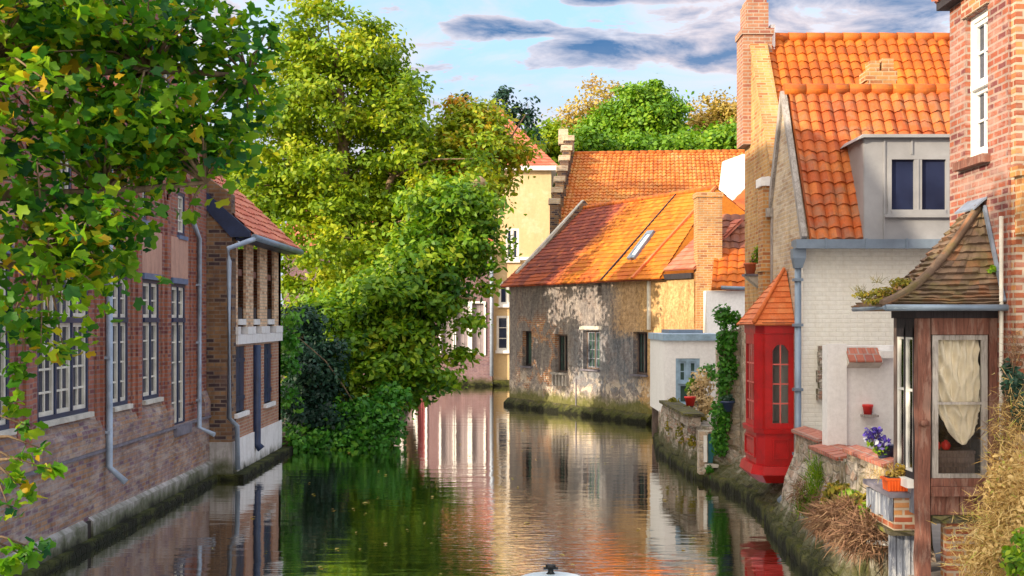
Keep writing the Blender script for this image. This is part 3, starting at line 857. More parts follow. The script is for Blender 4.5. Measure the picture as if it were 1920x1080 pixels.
def leaf_mesh(name, C, N, S, tpl, mat, parent, rnd, rng, along=None, org=None):
    tv, tt = tpl
    n = len(C)
    if along is None:
        t = norm(np.cross(N, rng.normal(size=(n, 3))))
        b = np.cross(N, t)
    else:
        b = norm(along)
        t = norm(np.cross(b, N))
        N = np.cross(t, b)
    o = ORG[parent.name] if parent is not None else Vector(org if org is not None else C.mean(axis=0))
    Cl = C - np.array(o)
    V = Cl[:, None, :] + S[:, None, None] * (tv[None, :, 0, None] * t[:, None, :] + tv[None, :, 1, None] * b[:, None, :] + tv[None, :, 2, None] * N[:, None, :])
    k, m = len(tv), len(tt)
    T = (tt[None, :, :] + (np.arange(n) * k)[:, None, None]).reshape(-1)
    me = bpy.data.meshes.new(name)
    me.vertices.add(n * k)
    me.vertices.foreach_set('co', V.reshape(-1))
    me.loops.add(n * m * 3)
    me.loops.foreach_set('vertex_index', T)
    me.polygons.add(n * m)
    me.polygons.foreach_set('loop_start', np.arange(n * m) * 3)
    me.polygons.foreach_set('loop_total', np.full(n * m, 3))
    at_ = me.attributes.new('rnd', 'FLOAT', 'POINT')
    at_.data.foreach_set('value', np.repeat(np.clip(rnd, 0, 1), k))
    me.update()
    me.validate()
    return link_mesh(name, me, M[mat], parent, o)


def clumps(blobs, n, rng, shell=0.45, weights=None):
    """blobs: (center, radii); returns n clump centres spread in the blobs, more of them near their skins"""
    w = np.array([b[1][0] * b[1][1] * b[1][2] for b in blobs]) if weights is None else np.array(weights, float)
    idx = rng.choice(len(blobs), n, p=w / w.sum())
    d = norm(rng.normal(size=(n, 3)))
    r = (shell + (1 - shell) * rng.random(n)) ** 0.8 * (1 + 0.16 * rng.normal(size=n))
    C = np.array([blobs[i][0] for i in idx]) + d * r[:, None] * np.array([blobs[i][1] for i in idx])
    return C, d


def clump_leaves(CC, CD, rc, per, rng, up=0.55, out=0.35, flat=0.65, droop=0.0, spread=0.28):
    """leaves on the upper skins of every clump; returns positions, normals, tone"""
    n = len(CC)
    rc = np.broadcast_to(np.asarray(rc, float), (n,))
    idx = np.repeat(np.arange(n), per)
    d = norm(rng.normal(size=(len(idx), 3)) + np.array([0, 0, 0.35]))
    r = rc[idx] * rng.random(len(idx)) ** 0.55 * (1 + 0.45 * np.abs(rng.normal(size=len(idx))))
    P = CC[idx] + d * r[:, None] * np.array([1, 1, flat])
    P[:, 2] -= droop * (r / rc[idx]) ** 2 * rc[idx]
    N = norm(out * d + np.array([0, 0, up]) + 0.25 * CD[idx] + 0.55 * rng.normal(size=d.shape))
    tone = 0.5 + rng.normal(0, spread * 0.55, n)[idx] + rng.normal(0, spread * 0.6, len(idx))
    return P, N, tone


def limb_net(mb, trunk, targets, r0, rng, n_sides=5, droop=0.0, r_tip=0.012):
    """curved limbs from the trunk line to clump centres"""
    trunk = [Vector(p) for p in trunk]
    for T in targets:
        T = Vector(T)
        best, bi = None, 0
        for i in range(len(trunk) - 1):
            for s in (0.0, 0.33, 0.66):
                p = trunk[i].lerp(trunk[i + 1], s)
                c = (p - T).length + max(0, p.z - T.z + 0.3) * 2.0
                if best is None or c < best[0]:
                    best, bi = (c, p), i
        p = best[1]
        L = (T - p).length
        mid = p.lerp(T, 0.5) + Vector((rng.normal(0, .06) * L, rng.normal(0, .06) * L, 0.10 * L - droop * L))
        pts = [p, p.lerp(mid, 0.55) + Vector((0, 0, .02 * L)), mid, mid.lerp(T, 0.55), T]
        r = max(0.02, min(r0, r0 * L / 6.0))
        mb.tube(pts, r, n_sides, r_tip)


# ------------------------------------------------------------------ the ground, banks and water
def structure(name, mb, mat, parent=None, org=None):
    o = mb.build(name, M[mat], parent, org)
    if parent is None:
        o['kind'] = 'structure'
    return o


g = MB(); g.add([(-1500, -1500, -1.6), (1500, -1500, -1.6), (1500, 1500, -1.6), (-1500, 1500, -1.6)], [(0, 1, 2, 3)])
structure('ground', g, 'bed')
w = MB(); w.add([(-9, -12, 0), (9, -12, 0), (9, 66, 0), (-9, 66, 0)], [(0, 1, 2, 3)])
structure('water', w, 'water')
b = MB(); b.box(-200, -6.25, -14, 30.9, -1.6, 0.5)
structure('pavement', b, 'paving')
b = MB()
b.prism([(-200, 30.95, -1.6), (-5.75, 30.95, -1.6), (-4.9, 32.2, -1.6), (-3.75, 33.6, -1.6), (-3.45, 35.5, -1.6), (-3.5, 40, -1.6), (-4.0, 50, -1.6), (-4.6, 61, -1.6), (-200, 61, -1.6)], (0, 0, 1.95))
structure('bank', b, 'earth')
b = MB()
b.prism([(4.15, -14, -1.6), (200, -14, -1.6), (200, 75, -1.6), (14, 75, -1.6), (4.9, 39.0, -1.6), (4.0, 30.7, -1.6), (4.1, 26.5, -1.6), (4.6, 24, -1.6), (4.75, 22.3, -1.6), (4.35, 18.4, -1.6), (4.2, 14, -1.6)], (0, 0, 2.1))
structure('land', b, 'paving')
b = MB(); b.box(-200, 200, 75.05, 420, -1.6, 0.6)
structure('ground_beyond', b, 'earth')

# quay wall on the right: (Y, X at the water, X at the top, height)
QS = [(8.0, 3.68, 4.25, 0.40), (14.35, 3.68, 4.18, 0.40), (14.55, 3.68, 4.20, 1.40), (16.0, 3.70, 4.22, 1.44), (17.9, 3.78, 4.30, 1.42), (19.6, 3.90, 4.36, 1.40), (20.3, 4.02, 4.50, 0.62),
      (22.3, 4.14, 4.58, 0.62), (23.6, 4.06, 4.50, 0.72), (25.0, 3.86, 4.30, 0.55), (25.7, 3.66, 3.95, 1.02), (27.2, 3.58, 3.72, 1.06), (30.7, 3.46, 3.60, 1.08), (34.0, 3.78, 3.92, 1.05), (39.3, 4.28, 4.42, 1.0)]


def quay():
    rng = random.Random(3)
    def st(y):
        for i in range(len(QS) - 1):
            if y <= QS[i + 1][0] + 1e-6:
                t = (y - QS[i][0]) / (QS[i + 1][0] - QS[i][0])
                return [QS[i][k] * (1 - t) + QS[i + 1][k] * t for k in (1, 2, 3)]
        return QS[-1][1:]
    ys = np.arange(8.0, 39.3, 0.2)
    rows, vv = [], []
    for y in ys:
        xw, xt, zt = st(float(y))
        prof = [(xw + 0.12, -0.7), (xw + 0.10, 0.18), (xw + 0.10 + (xt - xw - 0.1) * 0.3, 0.18 + (zt - 0.18) * 0.22), (xw + 0.1 + (xt - xw - 0.1) * 0.6, 0.18 + (zt - 0.18) * 0.5), (xt - 0.02, zt * 0.8), (xt, zt), (xt + 0.55, zt + 0.01)]
        for k, (x, z) in enumerate(prof):
            j = 0.045 if 0 < k < 6 else 0.0
            vv.append((x + rng.uniform(-j, j), float(y) + rng.uniform(-j, j) * 0.6, z + rng.uniform(-j, j) * 0.5))
    n, k = len(ys), 7
    ff, uu = [], []
    cum = [0, 0.9, 1.2, 1.6, 2.05, 2.3, 2.85]
    for i in range(n - 1):
        for c in range(k - 1):
            ff.append((i * k + c, i * k + c + 1, (i + 1) * k + c + 1, (i + 1) * k + c))
            uu.append(((ys[i], cum[c]), (ys[i], cum[c + 1]), (ys[i + 1], cum[c + 1]), (ys[i + 1], cum[c])))
    q = MB(); q.add(vv, ff, uu)
    o = q.build('quay_wall', M['rubble'], None, (4.1, 20, 0))
    tag(o, 'rough stone and brick quay wall with a mossy foot along the right bank', 'wall')
    # the mossy footing that stands just above the water
    vv, ff, uu = [], [], []
    for y in ys:
        xw, xt, zt = st(float(y))
        d = rng.uniform(-0.025, 0.025)
        h = 0.20 + rng.uniform(-0.02, 0.02)
        for (x, z) in ((xw + d, -0.7), (xw + d, h - 0.05), (xw + 0.03 + d, h), (xw + 0.20, h + 0.03)):
            vv.append((x, float(y), z))
    for i in range(n - 1):
        for c in range(3):
            ff.append((i * 4 + c, i * 4 + c + 1, (i + 1) * 4 + c + 1, (i + 1) * 4 + c))
            uu.append(((ys[i], c * .3), (ys[i], c * .3 + .3), (ys[i + 1], c * .3 + .3), (ys[i + 1], c * .3)))
    q = MB(); q.add(vv, ff, uu)
    q.build('footing', M['moss_ledge'], o)


quay()
# ------------------------------------------------------------------ the long brick hall on the left
def brick_hall():
    T = thing('brick_hall', 'long red brick hall with navy framed casement windows along the left side', 'building', (-6.1, 19, 0))
    xo, Y0, Y1 = -6.1, 9.8, 25.55
    o, u, n = Vector((xo, Y0, 0)), YU, XU
    A = lambda px: PY(px, xo) - Y0                       # distance along the wall of a photo column
    win = [(A(18) - 1.6, A(18), 1.88, 4.0, 3), (A(70), A(166), 1.88, 4.0, 3), (A(209), A(240), 1.87, 3.90, 2), (A(267), A(298), 1.87, 3.88, 2), (A(321), A(347), 1.27, 3.86, 2)]
    ups = [(A(333), A(347), 4.75, 5.55), (A(255), A(275), 4.85, 5.7), (A(108), A(135), 4.85, 5.7)]
    holes = [(w[0], w[1], w[2], w[3]) for w in win] + ups
    m = MB(); m.wall(o, u, n, Y1 - Y0, 1.30, 6.6, holes, 0.32)
    m.build('wall', M['hall_brick'], T)
    back_box(T, o, u, n, 0.1, Y1 - Y0 - 0.1, 1.2, 6.5, 0.5, 0.7)
    # windows
    for i, (a0, a1, z0, z1, nc) in enumerate(win):
        secs = [(z0, 3.16, nc, 4 if i < 4 else 5), (3.24, z1, nc, 2)]
        window(T, o, u, n, a0, a1, z0, z1, secs, fw=0.06, rec=0.045, bw=0.028, cw=0.055, sub=2 if i < 2 else 1 if i < 4 else 1,
               sill=(0.07, 0.07, 'stone') if i < 4 else (0.16, 0.12, 'dark_stone'))
    for (a0, a1, z0, z1) in ups:
        window(T, o, u, n, a0, a1, z0, z1, [(z0, z1, 1, 3)], fw=0.06, rec=0.05, sub=2, sill=(0.07, 0.05, 'blue_trim'))
    # navy lintel boards over the windows and rosy panels above them
    for (a0, a1, z0, z1, nc) in win:
        m = MB(); m.obox(o, u, n, a0 - 0.04, a1 + 0.04, 0.003, 0.05, z1, z1 + 0.10)
        m.build('lintel', M['blue_trim'], T)
        m = MB(); m.obox(o, u, n, a0 - 0.10, a1 + 0.10, 0.004, 0.028, z1 + 0.10, 4.70)
        m.build('panel', M['pink_panel'], T)
    # pilasters that sweep together into arches above
    cen = [A(18) - 1.9, A(44), A(188), A(254), A(309), A(362)]
    for c in cen:
        m = MB()
        m.obox(o, u, n, c - 0.26, c - 0.10, 0.002, 0.032, 1.62, 6.0)
        m.obox(o, u, n, c + 0.10, c + 0.26, 0.002, 0.032, 1.62, 6.0)
        m.obox(o, u, n, c - 0.10, c + 0.10, 0.002, 0.075, 1.60, 5.3)
        m.build('pilaster', M['hall_brick'], T)
    for i in range(len(cen) - 1):
        m = MB()
        lo, hi = cen[i] + 0.1, cen[i + 1] - 0.1
        w = hi - lo
        pts = []
        for k in range(13):
            s = k / 12
            x = lo + w * s
            q = abs(s - 0.5) * 2
            z = 5.95 - 0.75 * q ** 2.6 - 0.18 * (1 - abs(2 * q - 1)) * 0.5
            pts.append(o + u * x + Vector((0, 0, z)))
        for k in range(12):
            p, q2 = pts[k], pts[k + 1]
            m.prism([p, q2, q2 + ZU * 0.22, p + ZU * 0.22], n * 0.06)
        m.build('arch', M['hall_brick'], T)
    # weathered base with a sloping offset, string course, water plinth
    m = MB()
    m.obox(o, u, n, 0, Y1 - Y0, -0.32, 0.06, 0.34, 1.30)
    for (a0, a1) in ((0.0, A(318)), (A(376), Y1 - Y0)):
        p = [o + u * a0 + n * 0.003 + ZU * 1.80, o + u * a0 + n * 0.003 + ZU * 1.305, o + u * a0 + n * 0.085 + ZU * 1.305, o + u * a0 + n * 0.085 + ZU * 1.58]
        m.prism(p, u * (a1 - a0))
    m.build('base_wall', M['hall_base'], T)
    m = MB(); m.obox(o, u, n, 0, Y1 - Y0, 0.062, 0.10, 1.26, 1.302)
    m.build('string_course', M['dark_stone'], T)
    m = MB()
    hole = A(152)
    for (a0, a1) in ((0, hole - 0.12), (hole + 0.12, Y1 - Y0 + 0.3)):
        s0 = o + u * a0
        m.prism([s0 + n * -0.2 + ZU * -1.0, s0 + n * 0.15 + ZU * -1.0, s0 + n * 0.13 + ZU * 0.33, s0 + n * 0.063 + ZU * 0.385, s0 + n * -0.2 + ZU * 0.385], u * (a1 - a0))
    m.build('plinth', M['plinth'], T)
    m = MB(); m.obox(o, u, n, hole - 0.118, hole + 0.118, -0.2, 0.1, -0.5, 0.34)
    m.build('drain_outlet', M['dark_room'], T)
    m = MB(); m.obox(o, u, n, 0.0, Y1 - Y0 + 0.2, 0.12, 0.24, -0.9, 0.11)
    m.build('footing', M['moss_ledge'], T)
    # roof behind stepped gables
    m = MB()
    tile_grid(m, (-6.0, Y0, 6.58), (-6.0, Y1, 6.58), (-9.6, Y0, 12.3), (-9.6, Y1, 12.3), 0.26, 0.30, 0.035, 0.03)
    tile_grid(m, (-13.2, Y1, 6.58), (-13.2, Y0, 6.58), (-9.6, Y1, 12.3), (-9.6, Y0, 12.3), 0.5, 0.5, 0.0, 0.03)
    m.build('roof', M['tile_red'], T)
    m = MB()
    for y in (Y0, Y1 - 0.3):
        m.prism([(-6.42, y, 0.5), (-13.0, y, 0.5), (-13.0, y, 6.6), (-9.6, y, 12.2), (-6.42, y, 6.9)], (0, 0.3, 0))
    m.box(-13.2, -12.9, Y0 + 0.3, Y1 - 0.3, 0.5, 6.6)
    m.build('end_wall', M['hall_brick'], T)
    for yc, hw in ((17.3, 2.0), (22.1, 2.0)):
        m = MB()
        steps = 5
        for s in range(steps):
            h = hw * (1 - s / steps)
            m.box(-6.42, -6.095, yc - h, yc + h, 6.6 + s * 0.55, 6.6 + (s + 1) * 0.55)
        g1 = m.build('gable', M['hall_brick'], T)
        for s in range(steps):
            h = hw * (1 - s / steps)
            h2 = hw * (1 - (s + 1) / steps) if s < steps - 1 else 0.0
            for y0, y1 in ((yc - h - 0.03, yc - h2), (yc + h2, yc + h + 0.03)):
                k = MB(); k.box(-6.45, -6.06, y0, y1, 6.6 + (s + 1) * 0.55 + 0.002, 6.6 + (s + 1) * 0.55 + 0.06); k.build('coping', M['stone'], g1)
        window(T, Vector((-6.093, yc - 0.4, 0)), u, n, 0, 0.8, 6.9, 7.9, [(6.9, 7.9, 2, 3)], rec=-0.03, sub=1)
    # downpipes
    def pipe(px, ztop, zbot, x, end=None, start=None, r=0.05):
        y = PY(px, x)
        pts = ([start] if start else []) + [(x, y, ztop), (x, y, zbot)] + ([end] if end else [])
        mm = MB(); mm.tube(pts, r, 10)
        for z in np.arange(zbot + 0.5, ztop, 1.1):
            mm.box(x - r - 0.02, x + r * 0.6, y - r - 0.015, y + r + 0.015, z, z + 0.04)
        mm.build('downpipe', M['pipe'], T)
        return y
    y = pipe(205, 6.5, 1.02, -5.97, (-5.72, PY(230, -5.72) * 0 + 18.95, 0.80))
    pipe(374, 4.75, 1.15, -5.97, (-5.66, 24.35, 1.02), (-6.02, 24.1, 5.1), 0.045)


brick_hall()


# ------------------------------------------------------------------ the galleried annexe at the end of the hall
def gallery():
    T = thing('gallery_tower', 'small brick annexe with open pillared gallery and red roof beyond the hall', 'building', (-6.2, 28.3, 0))
    X0, XB, Y0, Y1 = -5.6, -7.6, 25.6, 31.0
    Yx = lambda px: PY(px, X0)
    m = MB()
    m.prism([(X0, Y0, 0.76), (X0, Y0, 4.85), (-5.62, Y0, 5.72), (-6.45, Y0, 6.3), (XB, Y0, 6.3), (XB, Y0, 0.76)], (0, 0.36, 0))
    m.build('end_wall', M['tower_brick'], T)
    m = MB(); m.box(XB, X0 + 0.012, Y0 - 0.02, Y0 + 0.37, 0.10, 0.757)
    m.build('base_end', M['plinth'], T)
    m = MB(); m.box(XB, X0, Y1 - 0.3, Y1, 0.3, 4.9); m.build('rear_wall', M['lower_brick'], T)
    # water side: white base, brick ground floor with shutters, lintel band, piers
    o, u, n = Vector((X0, 0, 0)), YU, XU
    ys, ye = Y0 + 0.37, Y1
    m = MB(); m.obox(o, u, n, ys, ye, -0.3, 0.03, 0.12, 0.78); m.build('base_wall', M['white_base'], T)
    sh = [(Yx(440.5), Yx(461), 1.30, 2.66), (Yx(495), Yx(511), 1.30, 2.66)]
    m = MB(); m.wall(Vector((X0, ys, 0)), u, n, ye - ys, 0.78, 2.70, [(a - ys, b - ys, z0, z1) for a, b, z0, z1 in sh], 0.3)
    m.build('wall', M['lower_brick'], T)
    for a, b, z0, z1 in sh:
        m = MB()
        k = 5
        for i in range(k):
            m.obox(o, u, n, a + (b - a) * i / k + 0.008, a + (b - a) * (i + 1) / k - 0.004, -0.09, -0.04 + 0.006 * (i % 2), z0 + 0.02, z1)
        m.obox(o, u, n, a + 0.03, b - 0.03, -0.034, -0.015, z0 + 0.25, z0 + 0.33)
        m.obox(o, u, n, a + 0.03, b - 0.03, -0.034, -0.015, z1 - 0.33, z1 - 0.25)
        s = m.build('shutter', M['navy'], T)
        k2 = MB(); k2.obox(o, u, n, a - 0.06, b + 0.06, -0.1, 0.07, z0 - 0.09, z0)
        k2.build('sill', M['white_base'], s)
    # lintel band: white stone blocks
    piers = [(Yx(435.2), Yx(446)), (Yx(461), Yx(475)), (Yx(487), Yx(501)), (Yx(514), Y1 - 0.003)]
    piers[0] = (ys + 0.003, Yx(446))
    m = MB()
    m.obox(o, u, n, ys + 0.001, ye, -0.30, 0.045, 2.703, 2.90)
    for a, b in piers:
        m.obox(o, u, n, a - 0.03, b + 0.03 if b < Y1 - 0.1 else b, -0.28, 0.055, 2.902, 3.06)
    m.build('lintel_band', M['white_base'], T)
    for i in range(3):                                     # small white balcony sills between the piers
        a, b = piers[i][1] + 0.04, piers[i + 1][0] - 0.04
        m = MB(); m.obox(o, u, n, a, b, -0.22, 0.02, 3.10, 3.22); m.build('balcony_sill', M['white_base'], T)
        m = MB(); m.obox(o, u, n, a + 0.05, b - 0.05, -0.12, -0.06, 3.222, 3.46)
        m.build('balustrade', M['dark_wood'], T)
        m = MB(); m.obox(o, u, n, a - 0.03, b + 0.03, -0.2, -0.08, 4.12, 4.26)
        m.build('rail', M['old_wood'], T)
    for a, b in piers:
        m = MB(); m.obox(o, u, n, a, b, -0.055, 0.0, 3.062, 4.95); m.build('pier', M['pier_brick'], T)
    m = MB()
    m.box(XB - 0.3, XB, Y0 + 0.37, Y1 - 0.31, 0.4, 6.0)
    m.box(XB, X0 - 0.33, Y0 + 0.37, Y1 - 0.31, 2.55, 2.695)
    m.build('loggia', M['dark_room'], T)
    # roof, fascia, gutter and pipes
    m = MB()
    ev = (-5.20, 4.92); rd = (-7.55, 7.05)
    tile_grid(m, (ev[0], Y0 + 0.10, ev[1]), (ev[0], Y1 + 0.42, ev[1]), (rd[0], Y0 + 0.10, rd[1]), (rd[0], Y1 + 0.42, rd[1]), 0.25, 0.27, 0.03, 0.03)
    tile_grid(m, (-9.9, Y1 + 0.42, 4.9), (-9.9, Y0 + 0.1, 4.9), (rd[0], Y1 + 0.42, rd[1]), (rd[0], Y0 + 0.10, rd[1]), 0.5, 0.4, 0.0, 0.03)
    m.build('roof', M['tile_red'], T)
    m = MB()
    m.prism([(-5.24, Y0 - 0.03, 4.86), (-5.24, Y0 - 0.03, 4.97), (-6.4, Y0 - 0.03, 6.02), (-6.4, Y0 - 0.03, 5.72), (-5.62, Y0 - 0.03, 4.86)], (0, 0.12, 0))
    m.box(-5.55, -5.24, Y0 + 0.1, Y1 + 0.40, 4.80, 4.86)
    m.build('fascia', M['navy'], T)
    m = MB(); m.tube([(-5.17, Y0 + 0.05, 4.86), (-5.17, Y1 + 0.42, 4.86)], 0.065, 10); m.build('gutter', M['zinc'], T)
    xp = X0 + 0.07
    yp = PY(431, xp) + 0.0
    m = MB()
    m.tube([(-5.17, Y0 + 0.2, 4.84), (-5.22, yp + 0.1, 4.74), (xp - 0.02, yp - 0.06, 4.60), (xp, yp - 0.07, 4.35), (xp, yp - 0.07, 1.28), (xp + 0.02, Y0 + 0.05, 1.08), (xp + 0.02, Y0 + 0.12, 0.2)], 0.05, 10)
    m.build('downpipe', M['pipe'], T)
    m = MB(); yq = PY(480.5, X0 + 0.05)
    m.tube([(X0 + 0.06, yq, 2.66), (X0 + 0.06, yq, 0.52), (X0 + 0.16, yq, 0.40)], 0.09, 10); m.build('downpipe', M['navy'], T)
    m = MB()
    m.prism([(-5.9, Y0 - 0.1, -0.9), (-5.35, Y0 - 0.1, -0.9), (-5.35, Y0 - 0.1, 0.12), (-5.6, Y0 - 0.1, 0.115), (-5.9, Y0 - 0.1, 0.115)], (0, Y1 - Y0 + 1.0, 0))
    m.build('footing', M['moss_ledge'], T)


gallery()

# ------------------------------------------------------------------ the old canal house ahead, and what stands round it
def canal_house():
    T = thing('canal_house', 'old house with patched grey and ochre render and a red and orange roof', 'house', (2, 44, 0))
    o, u, n = Vector((-0.1, 48, 0)), Vector((0.4555, -0.8902, 0)), Vector((-0.8902, -0.4555, 0))
    L = 11.9
    wins = [(1.05, 1.78, 1.52, 2.80, 1), (3.50, 4.42, 1.38, 2.70, 2), (5.47, 6.55, 1.56, 2.85, 2), (8.60, 9.42, 1.50, 2.83, 2)]
    vent = (6.42, 6.68, 4.0, 4.42)
    m = MB(); m.wall(o, u, n, L, -0.8, 4.56, [w[:4] for w in wins] + [vent], 0.4)
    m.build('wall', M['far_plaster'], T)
    back_box(T, o, u, n, 0.3, L - 0.3, 0.3, 4.5, 0.62, 0.8)
    for i, (a0, a1, z0, z1, nc) in enumerate(wins):
        window(T, o, u, n, a0, a1, z0, z1, [(z0, z1, nc, 4 if i else 1)], fw=0.05, cw=0.035, bw=0.02, rec=0.2, mf='fence_wood' if i else 'dark_wood', mc='dark_wood' if i != 2 else 'blue_wood', mg='glass_green',
               sub=2 if i else 1, sill=(0.06, 0.09, 'dark_stone') if i != 1 else (0.08, 0.16, 'grey_wood'))
    m = MB(); m.obox(o, u, n, 5.3, 6.75, 0.003, 0.05, 2.88, 3.0); m.build('lintel', M['stone'], T)
    m = MB()                                              # carved corbel bars under the second window's ledge
    for k in range(5):
        a = 3.46 + k * 0.235
        m.obox(o, u, n, a, a + 0.11, 0.003, 0.10, 0.92, 1.295)
    m.build('corbel', M['grey_wood'], T)
    m = MB(); m.obox(o, u, n, 5.0, 5.05, 0.003, 0.03, -0.5, 1.2); m.build('wall_seam', M['dark_stone'], T)
    m = MB()
    m.obox(o, u, n, 9.48, 9.62, 0.004, 0.06, 2.9, 4.4); m.build('pipe', M['cream_paint'], T)
    m = MB()                                              # mossy foot
    m.prism([o + u * -0.05 + n * 0.001 + ZU * -0.9, o + u * -0.05 + n * 0.26 + ZU * -0.9, o + u * -0.05 + n * 0.22 + ZU * 0.12, o + u * -0.05 + n * 0.03 + ZU * 0.30, o + u * -0.05 + n * 0.001 + ZU * 0.30], u * 9.75)
    m.build('footing', M['moss_ledge'], T)
    # body behind
    rdg = n * -3.1
    zR, zE = 7.5, 4.47
    m = MB()
    gp = [o + n * -0.41 + ZU * -0.5, o + n * -6.2 + ZU * -0.5, o + n * -6.2 + ZU * 4.5, o + n * -3.1 + ZU * (zR + 0.30), o + n * -0.41 + ZU * 4.95]
    m.prism(gp, u * 0.28)
    m.build('gable', M['tower_brick'], T)
    m = MB()
    m.obox(o, u, n, 0.3, L, -6.2, -5.9, -0.5, 4.5)
    m.obox(o, u, n, L - 0.3, L - 0.003, -5.9, -0.41, -0.5, 4.5)
    m.build('rear_wall', M['tower_brick'], T)
    m = MB()
    base = [o + u * 0.05 + n * -0.22 + ZU * 4.84, o + u * 0.05 + n * -3.1 + ZU * (zR + 0.16)]
    d = (base[1] - base[0])
    m.prism([base[0], base[1], base[1] + ZU * 0.16, base[0] + ZU * 0.16], u * 0.16)
    m.build('verge', M['stone'], T)
    eL, eR = o + u * -0.32 + n * 0.26 + ZU * zE, o + u * 10.5 + n * 0.26 + ZU * zE
    rL, rR = o + u * 0.06 + rdg + ZU * zR, o + u * 8.75 + rdg + ZU * zR
    m = MB()
    tile_grid(m, eL, eR, rL, rR, 0.25, 0.21, 0.0, 0.022, k=6, jit=0.006)
    b0 = o + n * -6.45
    tile_grid(m, b0 + u * 10.5 + ZU * 4.4, b0 + u * 0.06 + ZU * 4.4, rR, rL, 0.5, 0.4, 0.0, 0.02)
    m.add([eR + ZU * -.02, b0 + u * 10.5 + ZU * 4.38, rR + ZU * -.02], [(0, 1, 2)])
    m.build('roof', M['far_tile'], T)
    P = lambda s, t, h=0.0: (eL * (1 - s) + eR * s) * (1 - t) + (rL * (1 - s) + rR * s) * t + nrm * h
    nrm = (eR - eL).cross(rL - eL).normalized()
    def strip(name, mat, s0, s1, w, h, t0=0.0, t1=1.0):
        mm = MB()
        mm.prism([P(s0 - w, t0, 0.005), P(s0 + w, t0, 0.005), P(s1 + w, t1, 0.005), P(s1 - w, t1, 0.005)], nrm * h)
        return mm.build(name, M[mat], T)
    strip('seam', 'dark_wood', 0.685, 0.745, 0.0028, 0.05)
    strip('verge_tile', 'tile_bay', 0.86, 1.0, 0.006, 0.075)
    m = MB(); ridge_tiles(m, rL, rR, 0.10); m.build('ridge', M['pan_orange'], T)
    sk = MB()
    s0, s1, t0, t1 = 0.752, 0.795, 0.22, 0.53
    for (a, b2, c, d2) in ((s0, s0 + .007, t0, t1), (s1 - .007, s1, t0, t1), (s0 + .007, s1 - .007, t0, t0 + .035), (s0 + .007, s1 - .007, t1 - .035, t1)):
        sk.prism([P(a, c, .0), P(b2, c, .0), P(b2, d2, .0), P(a, d2, .0)], nrm * 0.10)
    s = sk.build('skylight', M['zinc'], T)
    gp = MB(); gp.prism([P(s0 + .007, t0 + .035, .02), P(s1 - .007, t0 + .035, .02), P(s1 - .007, t1 - .035, .02), P(s0 + .007, t1 - .035, .02)], nrm * 0.03)
    gp.build('pane', M['white_smooth'], s)
    # lean-to end and tall chimney on the right
    m = MB(); tile_grid(m, o + u * 10.52 + n * 0.15 + ZU * 4.72, o + u * 12.1 + n * 0.15 + ZU * 4.72, o + u * 10.52 + n * -1.6 + ZU * 6.2, o + u * 12.1 + n * -1.6 + ZU * 6.2, 0.25, 0.21, 0.0, 0.02)
    m.build('lean_to_roof', M['tile_red'], T)
    m = MB(); m.obox(o, u, n, 10.2, 11.9, 0.02, 0.10, 4.42, 4.58); m.build('eave_board', M['dark_wood'], T)
    m = MB()
    x0, x1 = PX(1304, 37.4), PX(1350, 37.4)
    m.box(x0, x1, 37.0, 37.75, 2.2, 6.75)
    m.box(x0 - 0.03, x1 + 0.03, 36.97, 37.78, 6.752, 6.9)
    m.box(x0 + 0.03, x1 + 0.10, 36.9, 37.85, 0.4, 4.2)
    m.build('chimney', M['orange_brick'], T)
    return T


canal_house()


def back_house():
    T = thing('back_house', 'house behind with a broad lichened orange pantile roof and a stepped gable', 'house', (6, 56, 0))
    m = MB(); tile_grid(m, (1.75, 51, 6.7), (12.5, 51.5, 6.7), (2.72, 56, 10.45), (12.5, 56.6, 10.65), 0.20, 0.25, 0.045, 0.045, jit=0.014, k=6)
    m.build('roof', M['pan_lichen'], T)
    m = MB(); ridge_tiles(m, (2.72, 56, 10.46), (12.5, 56.6, 10.66), 0.12); m.build('ridge', M['pan_orange'], T)
    m = MB(); m.box(1.9, 12.5, 51.3, 51.7, 0.4, 6.6); m.box(2.4, 12.5, 61.5, 61.8, 0.4, 6.6); m.box(12.2, 12.5, 51.7, 61.5, 0.4, 6.6)
    m.build('wall', M['orange_brick'], T)
    m = MB()
    steps = 7
    for i in range(steps):
        t0, t1 = i / steps, (i + 1) / steps
        y0, y1 = 50.9 + 5.1 * t0, 50.9 + 5.1 * t1
        x = 1.52 + 0.9 * t0
        m.box(x, x + 0.34, y0, y1 - 0.004, 0.4, 7.15 + 3.65 * t1 + 0.15)
    m.box(2.3, 2.7, 56.0, 61.0, 0.4, 8.5)
    g = m.build('stepped_gable', M['tower_brick'], T)
    m = MB()
    for i in range(steps):
        t0, t1 = i / steps, (i + 1) / steps
        y0, y1 = 50.9 + 5.1 * t0, 50.9 + 5.1 * t1
        x = 1.52 + 0.9 * t0
        z = 7.15 + 3.65 * t1 + 0.152
        m.box(x - 0.06, x + 0.40, y0 - 0.05, y1 - 0.06, z, z + 0.22)
    m.build('coping', M['ochre_gable'], g)
    m = MB(); m.box(2.05, 2.45, 55.9, 56.5, 10.9, 11.55); m.box(2.5, 2.72, 55.95, 56.4, 10.5, 11.1); m.build('chimney', M['ochre_gable'], T)


back_house()


